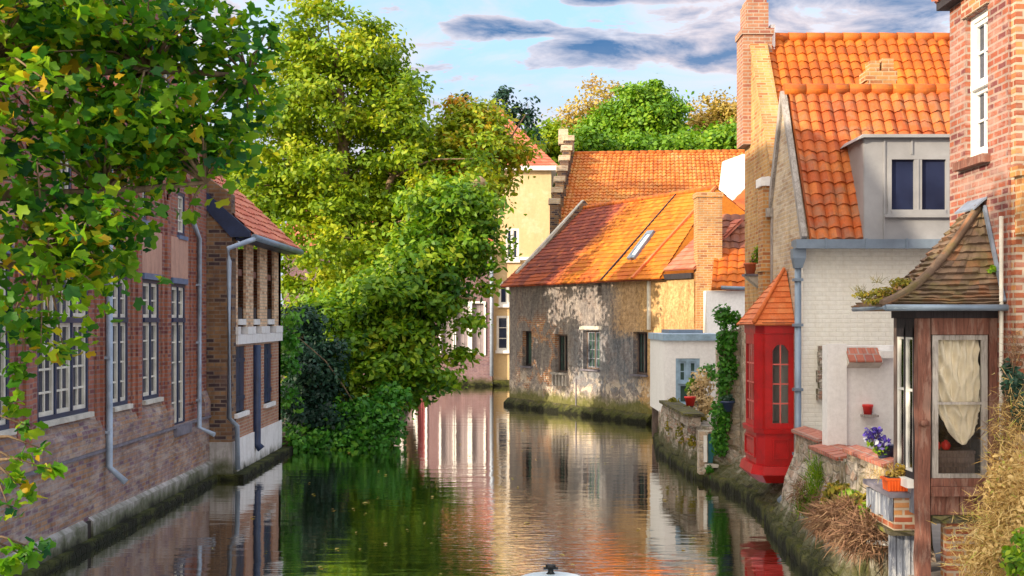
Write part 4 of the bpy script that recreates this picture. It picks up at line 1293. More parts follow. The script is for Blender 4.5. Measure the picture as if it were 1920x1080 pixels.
def cream_house():
    T = thing('cream_house', 'tall cream house with white windows and red hipped roof across the canal', 'house', (-0.5, 64, 0))
    o, u, n = Vector((-0.92, 62, 0)), XU, Vector((0, -1, 0))
    A = lambda px: PX(px, 62) + 0.92
    W = [(A(948), A(973), PZ(487, 62), PZ(428, 62), 2, 2), (A(935), A(968), PZ(571, 62), PZ(528, 62), 2, 1), (A(931), A(954), PZ(657, 62), PZ(592, 62), 1, 3)]
    m = MB(); m.wall(o, u, n, 2.82, 0.3, 10.42, [w[:4] for w in W], 0.35); m.build('wall', M['cream'], T)
    back_box(T, o, u, n, 0.1, 2.7, 0.4, 10.3, 0.6, 0.8)
    for a0, a1, z0, z1, nc, nr in W:
        window(T, o, u, n, a0, a1, z0, z1, [(z0, z1, nc, nr)], fw=0.065, cw=0.05, bw=0.035, rec=0.05, mf='white_paint', mc='white_paint', sub=1, sill=(0.14, 0.14, 'white_smooth'))
    m = MB(); m.box(1.55, 1.9, 62.36, 71, 0.3, 10.42); m.box(-0.92, -0.62, 62.36, 71, 0.3, 10.42); m.build('side_wall', M['cream'], T)
    m = MB(); m.box(-1.2, 2.2, 61.7, 62.1, 10.43, 10.66); m.box(1.88, 2.2, 62.1, 71, 10.43, 10.66); m.build('cornice', M['white_smooth'], T)
    m = MB(); m.obox(o, u, n, 1.3, 2.7, 0.003, 0.07, 6.1, 6.25); m.build('string_course', M['white_smooth'], T)
    m = MB()
    tile_grid(m, (-1.2, 61.7, 10.66), (2.2, 61.7, 10.66), (-1.2, 66, 14.0), (-0.6, 66, 14.0), 0.3, 0.3, 0.0, 0.03)
    tile_grid(m, (2.2, 61.7, 10.66), (2.2, 71, 10.66), (-0.6, 66, 14.0), (-0.6, 67.5, 14.0), 0.3, 0.3, 0.0, 0.03)
    m.build('roof', M['tile_red'], T)
    m = MB(); m.tube([(-0.98, 61.6, 6.3), (-0.98, 61.6, 0.5)], 0.09, 8); m.build('downpipe', M['pipe'], T)
    m = MB(); m.box(-0.93, 1.95, 61.75, 62.0, -0.8, 0.298); m.build('plinth', M['moss_ledge'], T)


cream_house()


def violet_house():
    T = thing('waterside_house', 'low violet brown brick house with pale shuttered windows across the far end of the canal', 'house', (-5, 62.5, 0))
    o, u, n = Vector((-11.0, 61.7, 0)), XU, Vector((0, -1, 0))
    A = lambda px: PX(px, 61.7) + 11
    W = [(A(c) - 0.28, A(c) + 0.28, 1.5, 4.0) for c in (740, 768, 796, 838, 866, 896)]
    W[2] = (A(779), A(797), 0.5, 3.9)
    m = MB(); m.wall(o, u, n, 10.05, -0.8, 6.4, W, 0.35); m.build('wall', M['purple_brick'], T)
    for i, (a0, a1, z0, z1) in enumerate(W):
        mm = MB()
        mm.obox(o, u, n, a0 - 0.1, a0, 0.004, 0.06, z0, z1 + 0.1); mm.obox(o, u, n, a1, a1 + 0.1, 0.004, 0.06, z0, z1 + 0.1); mm.obox(o, u, n, a0, a1, 0.004, 0.06, z1, z1 + 0.1)
        f = mm.build('door' if i == 2 else 'window', M['white_smooth'], T)
        k = MB()
        for j in range(4):
            k.obox(o, u, n, a0 + (a1 - a0) * j / 4 + .01, a0 + (a1 - a0) * (j + 1) / 4 - .01, -0.15, -0.10, z0, z1)
        k.obox(o, u, n, a0, a1, -0.2, -0.151, z0, z1)
        k.build('leaf' if i == 2 else 'shutter', M['old_red' if i == 2 else 'old_shutter'], f)
    m = MB(); m.box(-11, -0.95, 62.06, 68, 0.2, 6.39); m.build('rear_wall', M['purple_brick'], T)
    m = MB(); tile_grid(m, (-11.2, 61.4, 6.38), (-0.94, 61.4, 6.38), (-11.2, 65, 9.0), (-0.94, 65, 9.0), 0.3, 0.3, 0.0, 0.03); m.build('roof', M['tile_red'], T)
    m = MB(); m.box(-11, -0.94, 61.45, 61.69, -0.9, 0.14); m.build('plinth', M['moss_ledge'], T)


violet_house()


# the little white buildings between the old canal house and the yellow gable
def cottages():
    T = thing('gable_cottage', 'white gabled cottage end seen between the square chimney and the yellow gable', 'house', (6.6, 42, 0.5))
    Y = 46.0
    P = lambda px, py, yy=Y: at(px, py, yy)
    m = MB(); m.prism([P(1340, 560), P(1412, 560), P(1412, 288), P(1392, 289), P(1357, 302), P(1352, 345), P(1345, 390)], (0, 0.35, 0)); m.build('wall', M['white_smooth'], T)
    m = MB(); tile_grid(m, P(1340, 412, 42.6), P(1416, 412, 42.6), P(1350, 400, 45.9), P(1416, 335, 45.9), 0.28, 0.3, 0.03, 0.03); m.build('roof', M['pan_orange'], T)
    m = MB(); m.box(P(1340, 0, 42.7).x, P(1416, 0, 42.7).x, 42.75, 43.0, 0.5, 6.5); m.build('front_wall', M['orange_brick'], T)
    T = thing('tiled_shed', 'white shed with a steep roof of dark and orange pantiles beside the tall brick chimney', 'shed', (6.2, 37, 0.5))
    m = MB(); tile_grid(m, at(1334, 541, 36.2), at(1410, 541, 36.2), at(1340, 468, 37.4), at(1412, 468, 37.4), 0.27, 0.3, 0.045, 0.04); m.build('roof', M['pan_orange'], T)
    m = MB(); tile_grid(m, at(1340, 467, 37.41), at(1412, 467, 37.41), at(1344, 404, 38.6), at(1414, 404, 38.6), 0.27, 0.3, 0.045, 0.04); m.build('upper_roof', M['tile_dark'], T)
    m = MB(); m.box(PX(1325, 36.3), PX(1412, 36.3), 36.3, 38.7, 0.5, PZ(545, 36.3)); m.build('wall', M['white_smooth'], T)
    m = MB(); m.tube([at(1352, 539, 36.1), at(1410, 541, 36.1)], 0.05, 8); m.build('gutter', M['zinc'], T)
    m = MB(); m.obox(at(1354, 0, 37.0) * 1.0, XU, Vector((0, -1, 0)), 0, 0.12, 0.1, 0.2, 0, 0.01)
    T = thing('white_annexe', 'small white annexe with a blue cornice and pale blue door on the canal terrace', 'building', (4.4, 32, 1.0))
    o, u, n = Vector((PX(1246, 31), 31.0, 0)), XU, Vector((0, -1, 0))
    L = PX(1352, 31) - PX(1246, 31)
    A = lambda px: PX(px, 31) - o.x
    d = (A(1267), A(1312), 1.10, PZ(672, 31))
    m = MB(); m.wall(o, u, n, L, 0.9, 2.70, [d], 0.25); m.box(o.x, o.x + 0.25, 31.26, 34, 0.9, 2.70); m.box(o.x + L - 0.25, o.x + L, 31.26, 34, 0.9, 2.7); m.box(o.x, o.x + L, 34.0, 34.25, 0.9, 2.7)
    m.build('wall', M['white_smooth'], T)
    window(T, o, u, n, d[0], d[1], d[2], d[3], [(d[2], d[2] + 0.55, 1, 1), (d[2] + 0.6, d[3], 2, 2)], fw=0.07, cw=0.05, rec=0.06, mf='pale_blue', mc='pale_blue', mg='glass_green', sub=1, name='door')
    m = MB(); m.box(o.x - 0.05, o.x + L + 0.03, 30.93, 34.3, 2.703, 2.86); m.build('cornice', M['pale_blue'], T)
    m = MB(); m.box(o.x + 0.3, o.x + 0.3 + L - 0.5, 32.6, 34.2, 2.862, 2.95); m.build('roof', M['zinc'], T)


cottages()

T = thing('timber_screen', 'tall narrow screen of dark weathered boards between the old canal house and the white annexe', 'fence', (3.9, 34, 0.2))
for i in range(3):
    x0 = PX(1223, 34) + i * 0.112
    m = MB(); m.box(x0, x0 + 0.10, 34 + 0.012 * (i % 2), 34.05 + 0.012 * (i % 2), 0.1, 2.72 - 0.06 * (i % 2)); m.build('board', M['fence_wood'], T)
m = MB(); m.box(PX(1221, 34), PX(1247, 34), 33.93, 33.995, 1.95, 2.06); m.box(PX(1221, 34), PX(1247, 34), 33.93, 33.995, 0.9, 1.0); m.build('rail', M['grey_wood'], T)
m = MB(); m.box(PX(1221, 34), PX(1250, 34), 33.92, 34.12, 2.722, 2.80); m.build('cap', M['pale_blue'], T)
# ------------------------------------------------------------------ the yellow gabled house with the tall chimney
def tall_house():
    T = thing('yellow_gable_house', 'tall narrow house with a yellow brick canal gable, orange pantiles and a tall brick chimney', 'house', (6.5, 24, 0))
    xg = 4.62
    m = MB(); m.prism([(xg, 22.9, -0.2), (xg, 22.9, 6.0), (xg, 24.8, 8.55), (xg, 25.4, 8.55), (xg, 25.4, -0.2)], (0.30, 0, 0)); m.build('gable', M['yellow_brick'], T)
    m = MB(); m.box(xg + 0.31, 10, 22.95, 23.25, 0, 5.85); m.box(5.2, 10, 27.0, 27.3, 0, 5.9); m.box(9.7, 10, 23.25, 27.0, 0, 5.9); m.build('wall', M['yellow_brick'], T)
    m = MB()
    tile_grid(m, (4.80, 22.85, 5.85), (10, 22.85, 5.85), (4.80, 25.05, 8.68), (10, 25.05, 8.68), 0.20, 0.225, 0.06, 0.024, jit=0.008)
    tile_grid(m, (10, 27.4, 5.85), (5.15, 27.4, 5.85), (10, 25.05, 8.68), (5.15, 25.05, 8.68), 0.5, 0.4, 0.0, 0.03)
    m.build('roof', M['pan_orange'], T)
    m = MB(); ridge_tiles(m, (5.05, 25.05, 8.72), (10, 25.05, 8.72), 0.11); m.build('ridge', M['pan_orange'], T)
    m = MB()
    m.prism([(4.60, 22.87, 5.98), (4.60, 24.82, 8.56), (4.60, 24.82, 8.64), (4.60, 22.87, 6.06)], (0.34, 0, 0)); m.build('coping', M['yellow_brick'], T)
    m = MB()
    m.box(4.47, 5.03, 24.75, 25.45, 6.6, 8.72)
    m.box(4.44, 5.06, 24.72, 25.48, 8.722, 8.84)
    m.box(4.53, 4.97, 24.80, 25.40, 8.842, 9.35)
    m.box(4.56, 4.94, 24.83, 25.37, 9.352, 9.43)
    c = m.build('chimney', M['lower_brick'], T)
    m = MB(); m.lathe((4.76, 25.1, 9.43), [(0.09, 0), (0.08, 0.35), (0.11, 0.37), (0.10, 0.45)], 10); m.build('pot', M['black'], c)
    m = MB(); m.box(5.032, 5.12, 24.9, 25.3, 8.0, 8.95); m.build('flashing', M['white_smooth'], T)
    # buttress pier with a white cap, oak post and corbel on the near corner
    m = MB(); m.box(4.40, 4.64, 22.45, 22.88, 2.4, 5.55); m.box(4.36, 4.66, 22.42, 22.885, 4.05, 4.2); m.build('pier', M['orange_brick'], T)
    m = MB(); m.prism([(4.36, 22.41, 5.552), (4.68, 22.41, 5.552), (4.68, 22.41, 5.60), (4.5, 22.41, 5.72), (4.36, 22.41, 5.70)], (0, 0.48, 0)); m.build('pier_cap', M['white_smooth'], T)
    m = MB(); m.box(4.52, 4.60, 22.30, 22.40, 2.4, 5.0); m.box(4.44, 4.64, 22.28, 22.41, 5.0, 5.15); m.build('post', M['grey_wood'], T)
    # old plastered foot of the gable above the quay
    m = MB(); m.box(4.50, 4.618, 22.6, 25.38, 0.2, 3.1); m.build('foot_wall', M['gable_rubble'], T)


tall_house()


def white_house():
    T = thing('white_house', 'low white brick house with orange pantiles, zinc dormer and red canal bay window', 'house', (6.5, 21, 0))
    X0, X1, Yf = 4.55, 9.6, 20.0
    o, u, n = Vector((X0, Yf, 0)), XU, Vector((0, -1, 0))
    m = MB(); m.wall(o, u, n, X1 - X0, 0.3, 4.34, [], 0.3); m.build('wall', M['white_lime'], T)
    m = MB(); m.prism([(X0, 20.302, -0.2), (X0, 20.302, 4.62), (X0, 21.42, 6.92), (X0, 22.82, 4.5), (X0, 22.82, -0.2)], (0.28, 0, 0))
    m.prism([(X0 + 0.002, 20.02, 4.36), (X0 + 0.002, 20.3, 4.36), (X0 + 0.002, 20.3, 4.62)], (0.26, 0, 0))
    m.build('gable', M['ochre_gable'], T)
    m = MB(); m.prism([(X0 - 0.05, 19.86, 4.50), (X0 - 0.05, 21.40, 7.03), (X0 - 0.05, 21.50, 7.03), (X0 - 0.05, 22.9, 4.6), (X0 - 0.05, 22.8, 4.45), (X0 - 0.05, 21.42, 6.86), (X0 - 0.05, 19.95, 4.42)], (0.085, 0, 0))
    m.build('verge', M['grey_wood'], T)
    m = MB()
    tile_grid(m, (4.62, 19.80, 4.44), (X1, 19.80, 4.44), (4.62, 21.42, 7.0), (X1, 21.42, 7.0), 0.198, 0.21, 0.062, 0.026, jit=0.009)
    tile_grid(m, (X1, 22.95, 4.5), (4.62, 22.95, 4.5), (X1, 21.42, 7.0), (4.62, 21.42, 7.0), 0.3, 0.3, 0.05, 0.03)
    m.build('roof', M['pan_weathered'], T)
    m = MB(); ridge_tiles(m, (4.55, 21.42, 7.05), (X1, 21.42, 7.05), 0.11); m.build('ridge', M['pan_orange'], T)
    # a stub of old brick flue by the ridge
    m = MB()
    for i in range(5):
        m.box(6.02 + 0.035 * (i % 2), 6.56 - 0.03 * (i % 2), 21.75 + 0.01 * i, 22.2, 6.6 + i * 0.17, 6.6 + (i + 1) * 0.17 - 0.004)
    m.box(6.10, 6.26, 21.8, 22.1, 7.45, 7.62); m.box(6.30, 6.50, 21.8, 22.1, 7.45, 7.66)
    m.build('flue', M['orange_brick'], T)
    # gutter with brackets, hopper and downpipe
    m = MB()
    m.prism([(4.36, 19.62, 4.30), (4.36, 19.62, 4.44), (4.36, 19.82, 4.44), (4.36, 19.99, 4.42), (4.36, 19.99, 4.36), (4.36, 19.78, 4.30)], (X1 - 4.36, 0, 0))
    for x in np.arange(4.8, X1, 0.62):
        m.box(x, x + 0.03, 19.605, 19.63, 4.29, 4.45)
    m.build('gutter', M['zinc'], T)
    m = MB()
    xp, yp = 4.43, 19.83
    m.box(xp - 0.10, xp + 0.10, yp - 0.12, yp + 0.08, 4.16, 4.30)
    m.prism([(xp - 0.10, yp - 0.12, 4.16), (xp + 0.10, yp - 0.12, 4.16), (xp + 0.055, yp - 0.07, 4.0), (xp - 0.055, yp - 0.07, 4.0)], (0, 0.16, 0))
    m.tube([(xp, yp, 4.02), (xp, yp, 0.78), (xp - 0.04, yp - 0.05, 0.66), (xp - 0.33, yp - 0.22, 0.42)], 0.052, 10)
    for z in (1.1, 2.1, 3.1, 3.8):
        m.box(xp - 0.07, xp + 0.07, yp - 0.065, yp + 0.1, z, z + 0.045)
    m.build('downpipe', M['zinc'], T)
    # zinc dormer
    yd, xa, xb, za, zb = 19.715, PX(1621, 19.715), 7.75, 4.445, 6.0
    wl, wr, wz0, wz1 = PX(1664, 19.715), PX(1779, 19.715), PZ(402, 19.715), PZ(292, 19.715)
    do = Vector((xa, yd, 0))
    m = MB(); m.wall(do, u, n, xb - xa, za, zb, [(wl - xa, wr - xa, wz0, wz1)], 0.06)
    m.prism([(xa - 0.012, yd + 0.01, za), (xa - 0.012, yd + 0.01, zb), (xa - 0.012, 21.0, zb), (xa - 0.012, 19.95, za)], (0.06, 0, 0))
    m.prism([(xb, yd + 0.01, za), (xb, yd + 0.01, zb), (xb, 21.0, zb), (xb, 19.95, za)], (0.05, 0, 0))
    for x in (wl - 0.05, (wl + wr) / 2 - 0.1, wr + 0.05):
        z0 = wz1 + 0.02 if x > wl else za
        m.box(x - 0.012, x + 0.012, yd - 0.022, yd - 0.001, z0, zb - 0.02)
    d = m.build('dormer', M['dormer_zinc'], T)
    m = MB(); m.prism([(xa - 0.12, yd - 0.10, zb - 0.03), (xa - 0.05, yd - 0.10, zb + 0.05), (xb + 0.1, yd - 0.10, zb + 0.05), (xb + 0.1, yd - 0.10, zb + 0.002), (xa - 0.03, yd - 0.10, zb + 0.002)], (0, 1.15, 0))
    m.build('dormer_roof', M['dormer_zinc'], d)
    # timber window in the dormer, two lights
    w0, w1 = wl - xa, wr - xa
    m = MB()
    B = lambda a0, a1, z0, z1, f=0.035: m.obox(do, u, n, a0, a1, -0.05, f, z0, z1)
    B(w0, w0 + .055, wz0, wz1); B(w1 - .055, w1, wz0, wz1); B(w0 + .055, w1 - .055, wz0, wz0 + .07, 0.05); B(w0 + .055, w1 - .055, wz1 - .06, wz1)
    mid = (w0 + w1) / 2 - 0.01
    B(mid - 0.06, mid + 0.06, wz0 + .07, wz1 - .06, 0.03); B(mid - 0.012, mid + 0.012, wz0 + .07, wz1 - .06, 0.042)
    B(w0 - 0.05, w1 + 0.05, wz0 - 0.05, wz0 - .001, 0.07)
    f = m.build('dormer_window', M['dormer_zinc'], d)
    m = MB(); m.obox(do, u, n, w0 + .055, mid - .06, -.03, -.02, wz0 + .07, wz1 - .06); m.obox(do, u, n, mid + .06, w1 - .055, -.03, -.02, wz0 + .07, wz1 - .06)
    m.build('dormer_pane', M['glass'], d)
    m = MB(); m.box(4.6, 9.6, 22.55, 22.8, 0.2, 4.4); m.box(9.35, 9.6, 20.31, 22.54, 0.2, 4.4); m.build('rear_wall', M['ochre_gable'], T)
    # broken masonry where an old wall once joined the front
    m = MB()
    rr = random.Random(4)
    for i in range(9):
        z = 1.95 + i * 0.095
        m.box(4.76 + rr.uniform(-.02, .02), 4.88 + rr.uniform(-.01, .02), 19.80 + rr.uniform(0, .06), 20.0, z, z + 0.085)
    m.build('broken_masonry', M['rubble'], T)
    return T


WH = white_house()


def red_bay(T):
    """red painted bay window on the canal gable: canted corner, four-row glazing, panelled apron, half hipped tile roof"""
    xw, xc, yn, yf = 4.548, 3.985, 20.66, 22.05
    ca = 0.10                                            # cant of the corner
    foot = [(xw, yn), (xc + ca, yn), (xc, yn + 0.22), (xc, yf - 0.22), (xc + ca, yf), (xw, yf)]
    def ring(m, z0, z1, g=0.0, g1=None):
        g1 = g if g1 is None else g1
        def off(gg):
            return [(xw, yn - gg), (xc + ca - gg * 0.6, yn - gg), (xc - gg, yn + 0.22 - gg * 0.5), (xc - gg, yf - 0.22 + gg * 0.5), (xc + ca - gg * 0.6, yf + gg), (xw, yf + gg)]
        a, b = off(g), off(g1)
        v = [(x, y, z0) for x, y in a] + [(x, y, z1) for x, y in b]
        k = 6
        m.add(v, [tuple(range(k - 1, -1, -1)), tuple(range(k, 2 * k))] + [(i, (i + 1) % k, (i + 1) % k + k, i + k) for i in range(k)])
    m = MB()
    ring(m, 0.56, 0.70, -0.05, 0.10); ring(m, 0.702, 0.84, 0.10, 0.06); ring(m, 0.842, 1.36, 0.0)
    ring(m, 1.362, 1.44, 0.04, 0.055); ring(m, 2.98, 3.12, 0.02)
    # window storey: posts and rails
    z0, z1 = 1.442, 2.978
    def face(p, q, n):
        p, q = Vector((*p, 0)), Vector((*q, 0))
        return p, (q - p).normalized(), Vector(n), (q - p).length
    for (p, q, n, wa, wb, ncol) in ((foot[0], foot[1], (0, -1, 0), 0.085, 0.12, 2), (foot[3], foot[2], (-1, 0, 0), 0.05, 0.05, 4)):
        o, u, nn, L = face(p, q, n)
        m.obox(o, u, nn, 0.0, wa, -0.05, 0.0, z0, z1); m.obox(o, u, nn, L - wb, L - 0.0, -0.05, 0.0, z0, z1)
        m.obox(o, u, nn, wa, L - wb, -0.05, -0.002, z0, z0 + 0.09)
        zt = 2.80
        m.obox(o, u, nn, wa, L - wb, -0.05, -0.002, zt, z1)
        # segmental head: small blocks in the corners
        if ncol == 2:
            for k in range(4):
                h = 0.085 * (1 - k / 4) ** 1.6
                ww = (L - wa - wb) / 2 / 6
                m.obox(o, u, nn, wa + k * ww, wa + (k + 1) * ww, -0.05, -0.004, zt - h, zt)
                m.obox(o, u, nn, L - wb - (k + 1) * ww, L - wb - k * ww, -0.05, -0.004, zt - h, zt)
        # raised panel on the apron
        m.obox(o, u, nn, wa + 0.0, wa + 0.025, 0.001, 0.030, 0.95, 1.28); m.obox(o, u, nn, L - wb - 0.025, L - wb, 0.001, 0.030, 0.95, 1.28)
        m.obox(o, u, nn, wa + 0.025, L - wb - 0.025, 0.001, 0.030, 0.95, 0.975); m.obox(o, u, nn, wa + 0.025, L - wb - 0.025, 0.001, 0.030, 1.255, 1.28)
        m.obox(o, u, nn, wa + 0.07, L - wb - 0.07, 0.001, 0.010, 1.02, 1.21)
    o, u, nn, L = face(foot[1], foot[2], (-0.9, -0.44, 0))
    m.obox(o, u, u.cross(ZU) * 1.0, 0, L, -0.05, 0.0, z0, z1)
    m.obox(Vector((xc, yf - 0.22, 0)), (Vector((xc + ca, yf, 0)) - Vector((xc, yf - 0.22, 0))).normalized(), Vector((-0.91, 0.41, 0)), 0, 0.24, -0.05, 0, z0, z1)
    m.box(xc + ca, xw, yf - 0.05, yf - 0.001, z0, z1)
    bay = m.build('bay_window', M['red_paint'], T)
    bars, panes = MB(), MB()
    for (p, q, n, wa, wb, ncol) in ((foot[0], foot[1], (0, -1, 0), 0.085, 0.12, 2), (foot[3], foot[2], (-1, 0, 0), 0.05, 0.05, 4)):
        o, u, nn, L = face(p, q, n)
        zb, zt = z0 + 0.09, 2.80
        for k in range(1, 4):
            z = zb + (zt - zb) * k / 4
            bars.obox(o, u, nn, wa, L - wb, -0.035, -0.012, z - 0.012, z + 0.012)
        for k in range(1, ncol):
            a = wa + (L - wa - wb) * k / ncol
            bars.obox(o, u, nn, a - 0.012, a + 0.012, -0.037, -0.010, zb, zt)
        panes.obox(o, u, nn, wa, L - wb, -0.03, -0.025, zb, zt)
    bars.build('glazing_bar', M['red_light'], bay)
    panes.build('pane', M['clear'], bay)
    m = MB(); m.box(xw - 0.06, xw - 0.001, yn + 0.06, yf - 0.06, z0, z1); m.box(xc + 0.1, xw - 0.061, yf - 0.12, yf - 0.06, z0, z1); m.box(xc + .2, xw - .061, yn + .05, yf - .06, z0 + .0, z0 + .03)
    m.build('room', M['bay_room'], bay)
    m = MB()
    m.prism([(xc + 0.13, yn + 0.09, z0 + .04), (xc + 0.16, yn + 0.09, z0 + .04), (xc + 0.16, yn + 0.09, z1 - .05), (xc + 0.13, yn + 0.09, z1 - .05)], (0, 0.25, 0))
    m.build('blind', M['white_paint'], bay)
    m = MB()
    e = 0.10
    ap = Vector((xw - 0.02, 21.35, 4.02)); ap0 = Vector((xw - 0.02, 21.15, 4.02))
    za = 3.13
    tile_grid(m, (xw, yn - e, za), (xw, yn - e, za), ap0, ap0, 0.2, 0.12, 0, 0.01) if False else None
    tile_grid(m, (xc - e + 0.02, yn - e, za), (xw, yn - e, za), ap0 - XU * 0.02, ap0, 0.17, 0.115, 0.0, 0.016, k=6, slab=0.03)
    tile_grid(m, (xc - e, yf + e, za), (xc - e, yn - e, za), ap - XU * 0.01, ap0 - XU * 0.01, 0.17, 0.115, 0.0, 0.016, k=6, slab=0.03)
    tile_grid(m, (xw, yf + e, za), (xc - e, yf + e, za), ap, ap - XU * 0.02, 0.17, 0.115, 0.0, 0.016, k=6, slab=0.03)
    m.tube([(xc - e, yn - e, za + 0.03), ap0 + ZU * 0.03 - XU * 0.03], 0.035, 8, 0.03)
    m.build('bay_roof', M['tile_bay'], bay)
    m = MB(); ring(m, 3.122, 3.16, 0.06, 0.10); m.build('eave', M['dark_wood'], bay)


red_bay(WH)


# garden walls and the white niche wall in front of the white house
def garden():
    T = thing('niche_wall', 'short white garden wall with a small tiled hood over a shallow niche', 'wall', (4.9, 17.7, 0.9))
    o, u, n = Vector((PX(1551, 17.5), 17.5, 0)), XU, Vector((0, -1, 0))
    L = 1.5
    m = MB(); m.obox(o, u, n, 0, L, -0.28, -0.07, 0.9, PZ(648, 17.5)); m.obox(o, u, n, 0, 0.27, -0.068, 0.0, 0.9, PZ(646, 17.5) + 0.01)
    m.build('wall', M['white_smooth'], T)
    m = MB()
    zt = PZ(652, 17.5)
    for i in range(4):
        a = 0.262 + i * 0.112
        m.prism([o + u * a + n * -0.06 + ZU * zt, o + u * a + n * 0.16 + ZU * (zt - 0.17), o + u * a + n * 0.16 + ZU * (zt - 0.195), o + u * a + n * -0.06 + ZU * (zt - 0.03)], u * 0.108)
    m.build('hood', M['coping'], T)
    m = MB(); m.prism([o + u * 0.27 + n * -0.065 + ZU * (zt - 0.035), o + u * 0.27 + n * 0.13 + ZU * (zt - 0.2), o + u * 0.27 + n * -0.065 + ZU * (zt - 0.28)], u * 0.46); m.build('hood_bracket', M['stone'], T)
    m = MB(); m.obox(o, u, n, 0.70, 0.9, -0.066, 0.08, zt - 0.14, zt - 0.04); m.build('ledge_stone', M['white_smooth'], T)
    m = MB(); zs = PZ(778, 17.4); m.obox(o, u, n, 0.47, 0.68, -0.068, 0.10, zs - 0.03, zs); m.build('shelf', M['grey_wood'], T)
    p = MB(); xq = PX(1627, 17.5)
    p.lathe((xq, 17.50, zs), [(0.052, 0), (0.068, 0.10), (0.075, 0.105), (0.075, 0.135), (0.065, 0.137)], 14)
    tag(p.build('flower_pot', M['red_pot']), 'small bright red pot on a little shelf on the white garden wall', 'pot')
    # stepped garden wall with terracotta coping along the quay
    segs = [(17.95, 19.62, 4.34, 4.62, 1.47, 'low stone garden wall with terracotta coping beside the zinc downpipe'),
            (16.35, 17.88, 4.20, 4.72, 1.40, 'stone garden wall piece with sagging terracotta coping below the white niche wall'),
            (14.45, 16.28, 4.26, 4.50, 1.52, 'long stone garden wall with sloping terracotta coping beneath the violet flowers')]
    rr = random.Random(5)
    for y0, y1, x0, x1, z, lab in segs:
        m = MB()
        m.box(x0, x1, y0, y1, 0.6, z)
        w_ = m.build('garden_wall', M['gable_rubble'])
        tag(w_, lab, 'wall', 'garden wall pieces along the quay')
        c = MB()
        c.box(x0 - 0.055, x1 + 0.045, y0 + 0.004, y1 - 0.004, z + 0.001, z + 0.02)
        k = int((y1 - y0) / 0.24)
        for i in range(k):
            a, b = y0 + (y1 - y0) * i / k, y0 + (y1 - y0) * (i + 1) / k
            dz = rr.uniform(-.006, .008)
            c.prism([(x0 - 0.06, a + .004, z + 0.012), (x0 - 0.06, a + .004, z + 0.05 + dz), ((x0 + x1) / 2, a + .004, z + 0.10 + dz), (x1 + 0.05, a + .004, z + 0.05 + dz), (x1 + 0.05, a + .004, z + 0.012)], (0, b - a - .008, 0))
        c.build('coping', M['coping'], w_)
    # plastered cross wall with the little blue water door
    T = thing('ivy_wall', 'old plastered wall end with a small teal water door at its foot, hung with ivy', 'wall', (4.2, 25.4, 0))
    m = MB()
    m.prism([(4.08, 25.3, 1.0), (4.08, 25.3, 2.6), (4.2, 25.3, 2.95), (4.61, 25.3, 3.05), (4.61, 25.3, 1.0)], (0, 0.35, 0))
    m.wall(Vector((3.70, 25.28, 0)), XU, Vector((0, -1, 0)), 0.91, 0.15, 0.998, [(0.17, 0.46, 0.36, 0.96)], 0.3)
    m.build('wall', M['gable_rubble'], T)
    m = MB()
    for i in range(3):
        m.box(3.872 + i * 0.097, 3.872 + i * 0.097 + 0.092, 25.36 + 0.006 * (i % 2), 25.40, 0.365, 0.955)
    m.build('door', M['teal'], T)
    m = MB(); m.box(3.78, 3.845, 25.22, 25.277, 0.40, 0.92); m.build('door_jamb', M['white_paint'], T)
    m = MB(); m.box(3.80, 4.22, 25.12, 25.277, 0.30, 0.36); m.build('step', M['stone'], T)
    T = thing('terrace_wall', 'mossy low parapet with a ledge on the terrace before the white annexe', 'wall', (3.8, 28.5, 0.9))
    m = MB(); m.box(3.60, 3.86, 26.2, 30.6, 1.02, 1.22); m.build('parapet', M['rubble'], T)
    m = MB(); m.box(3.52, 3.94, 26.15, 30.65, 1.222, 1.28); m.build('ledge', M['moss_ledge'], T)


garden()


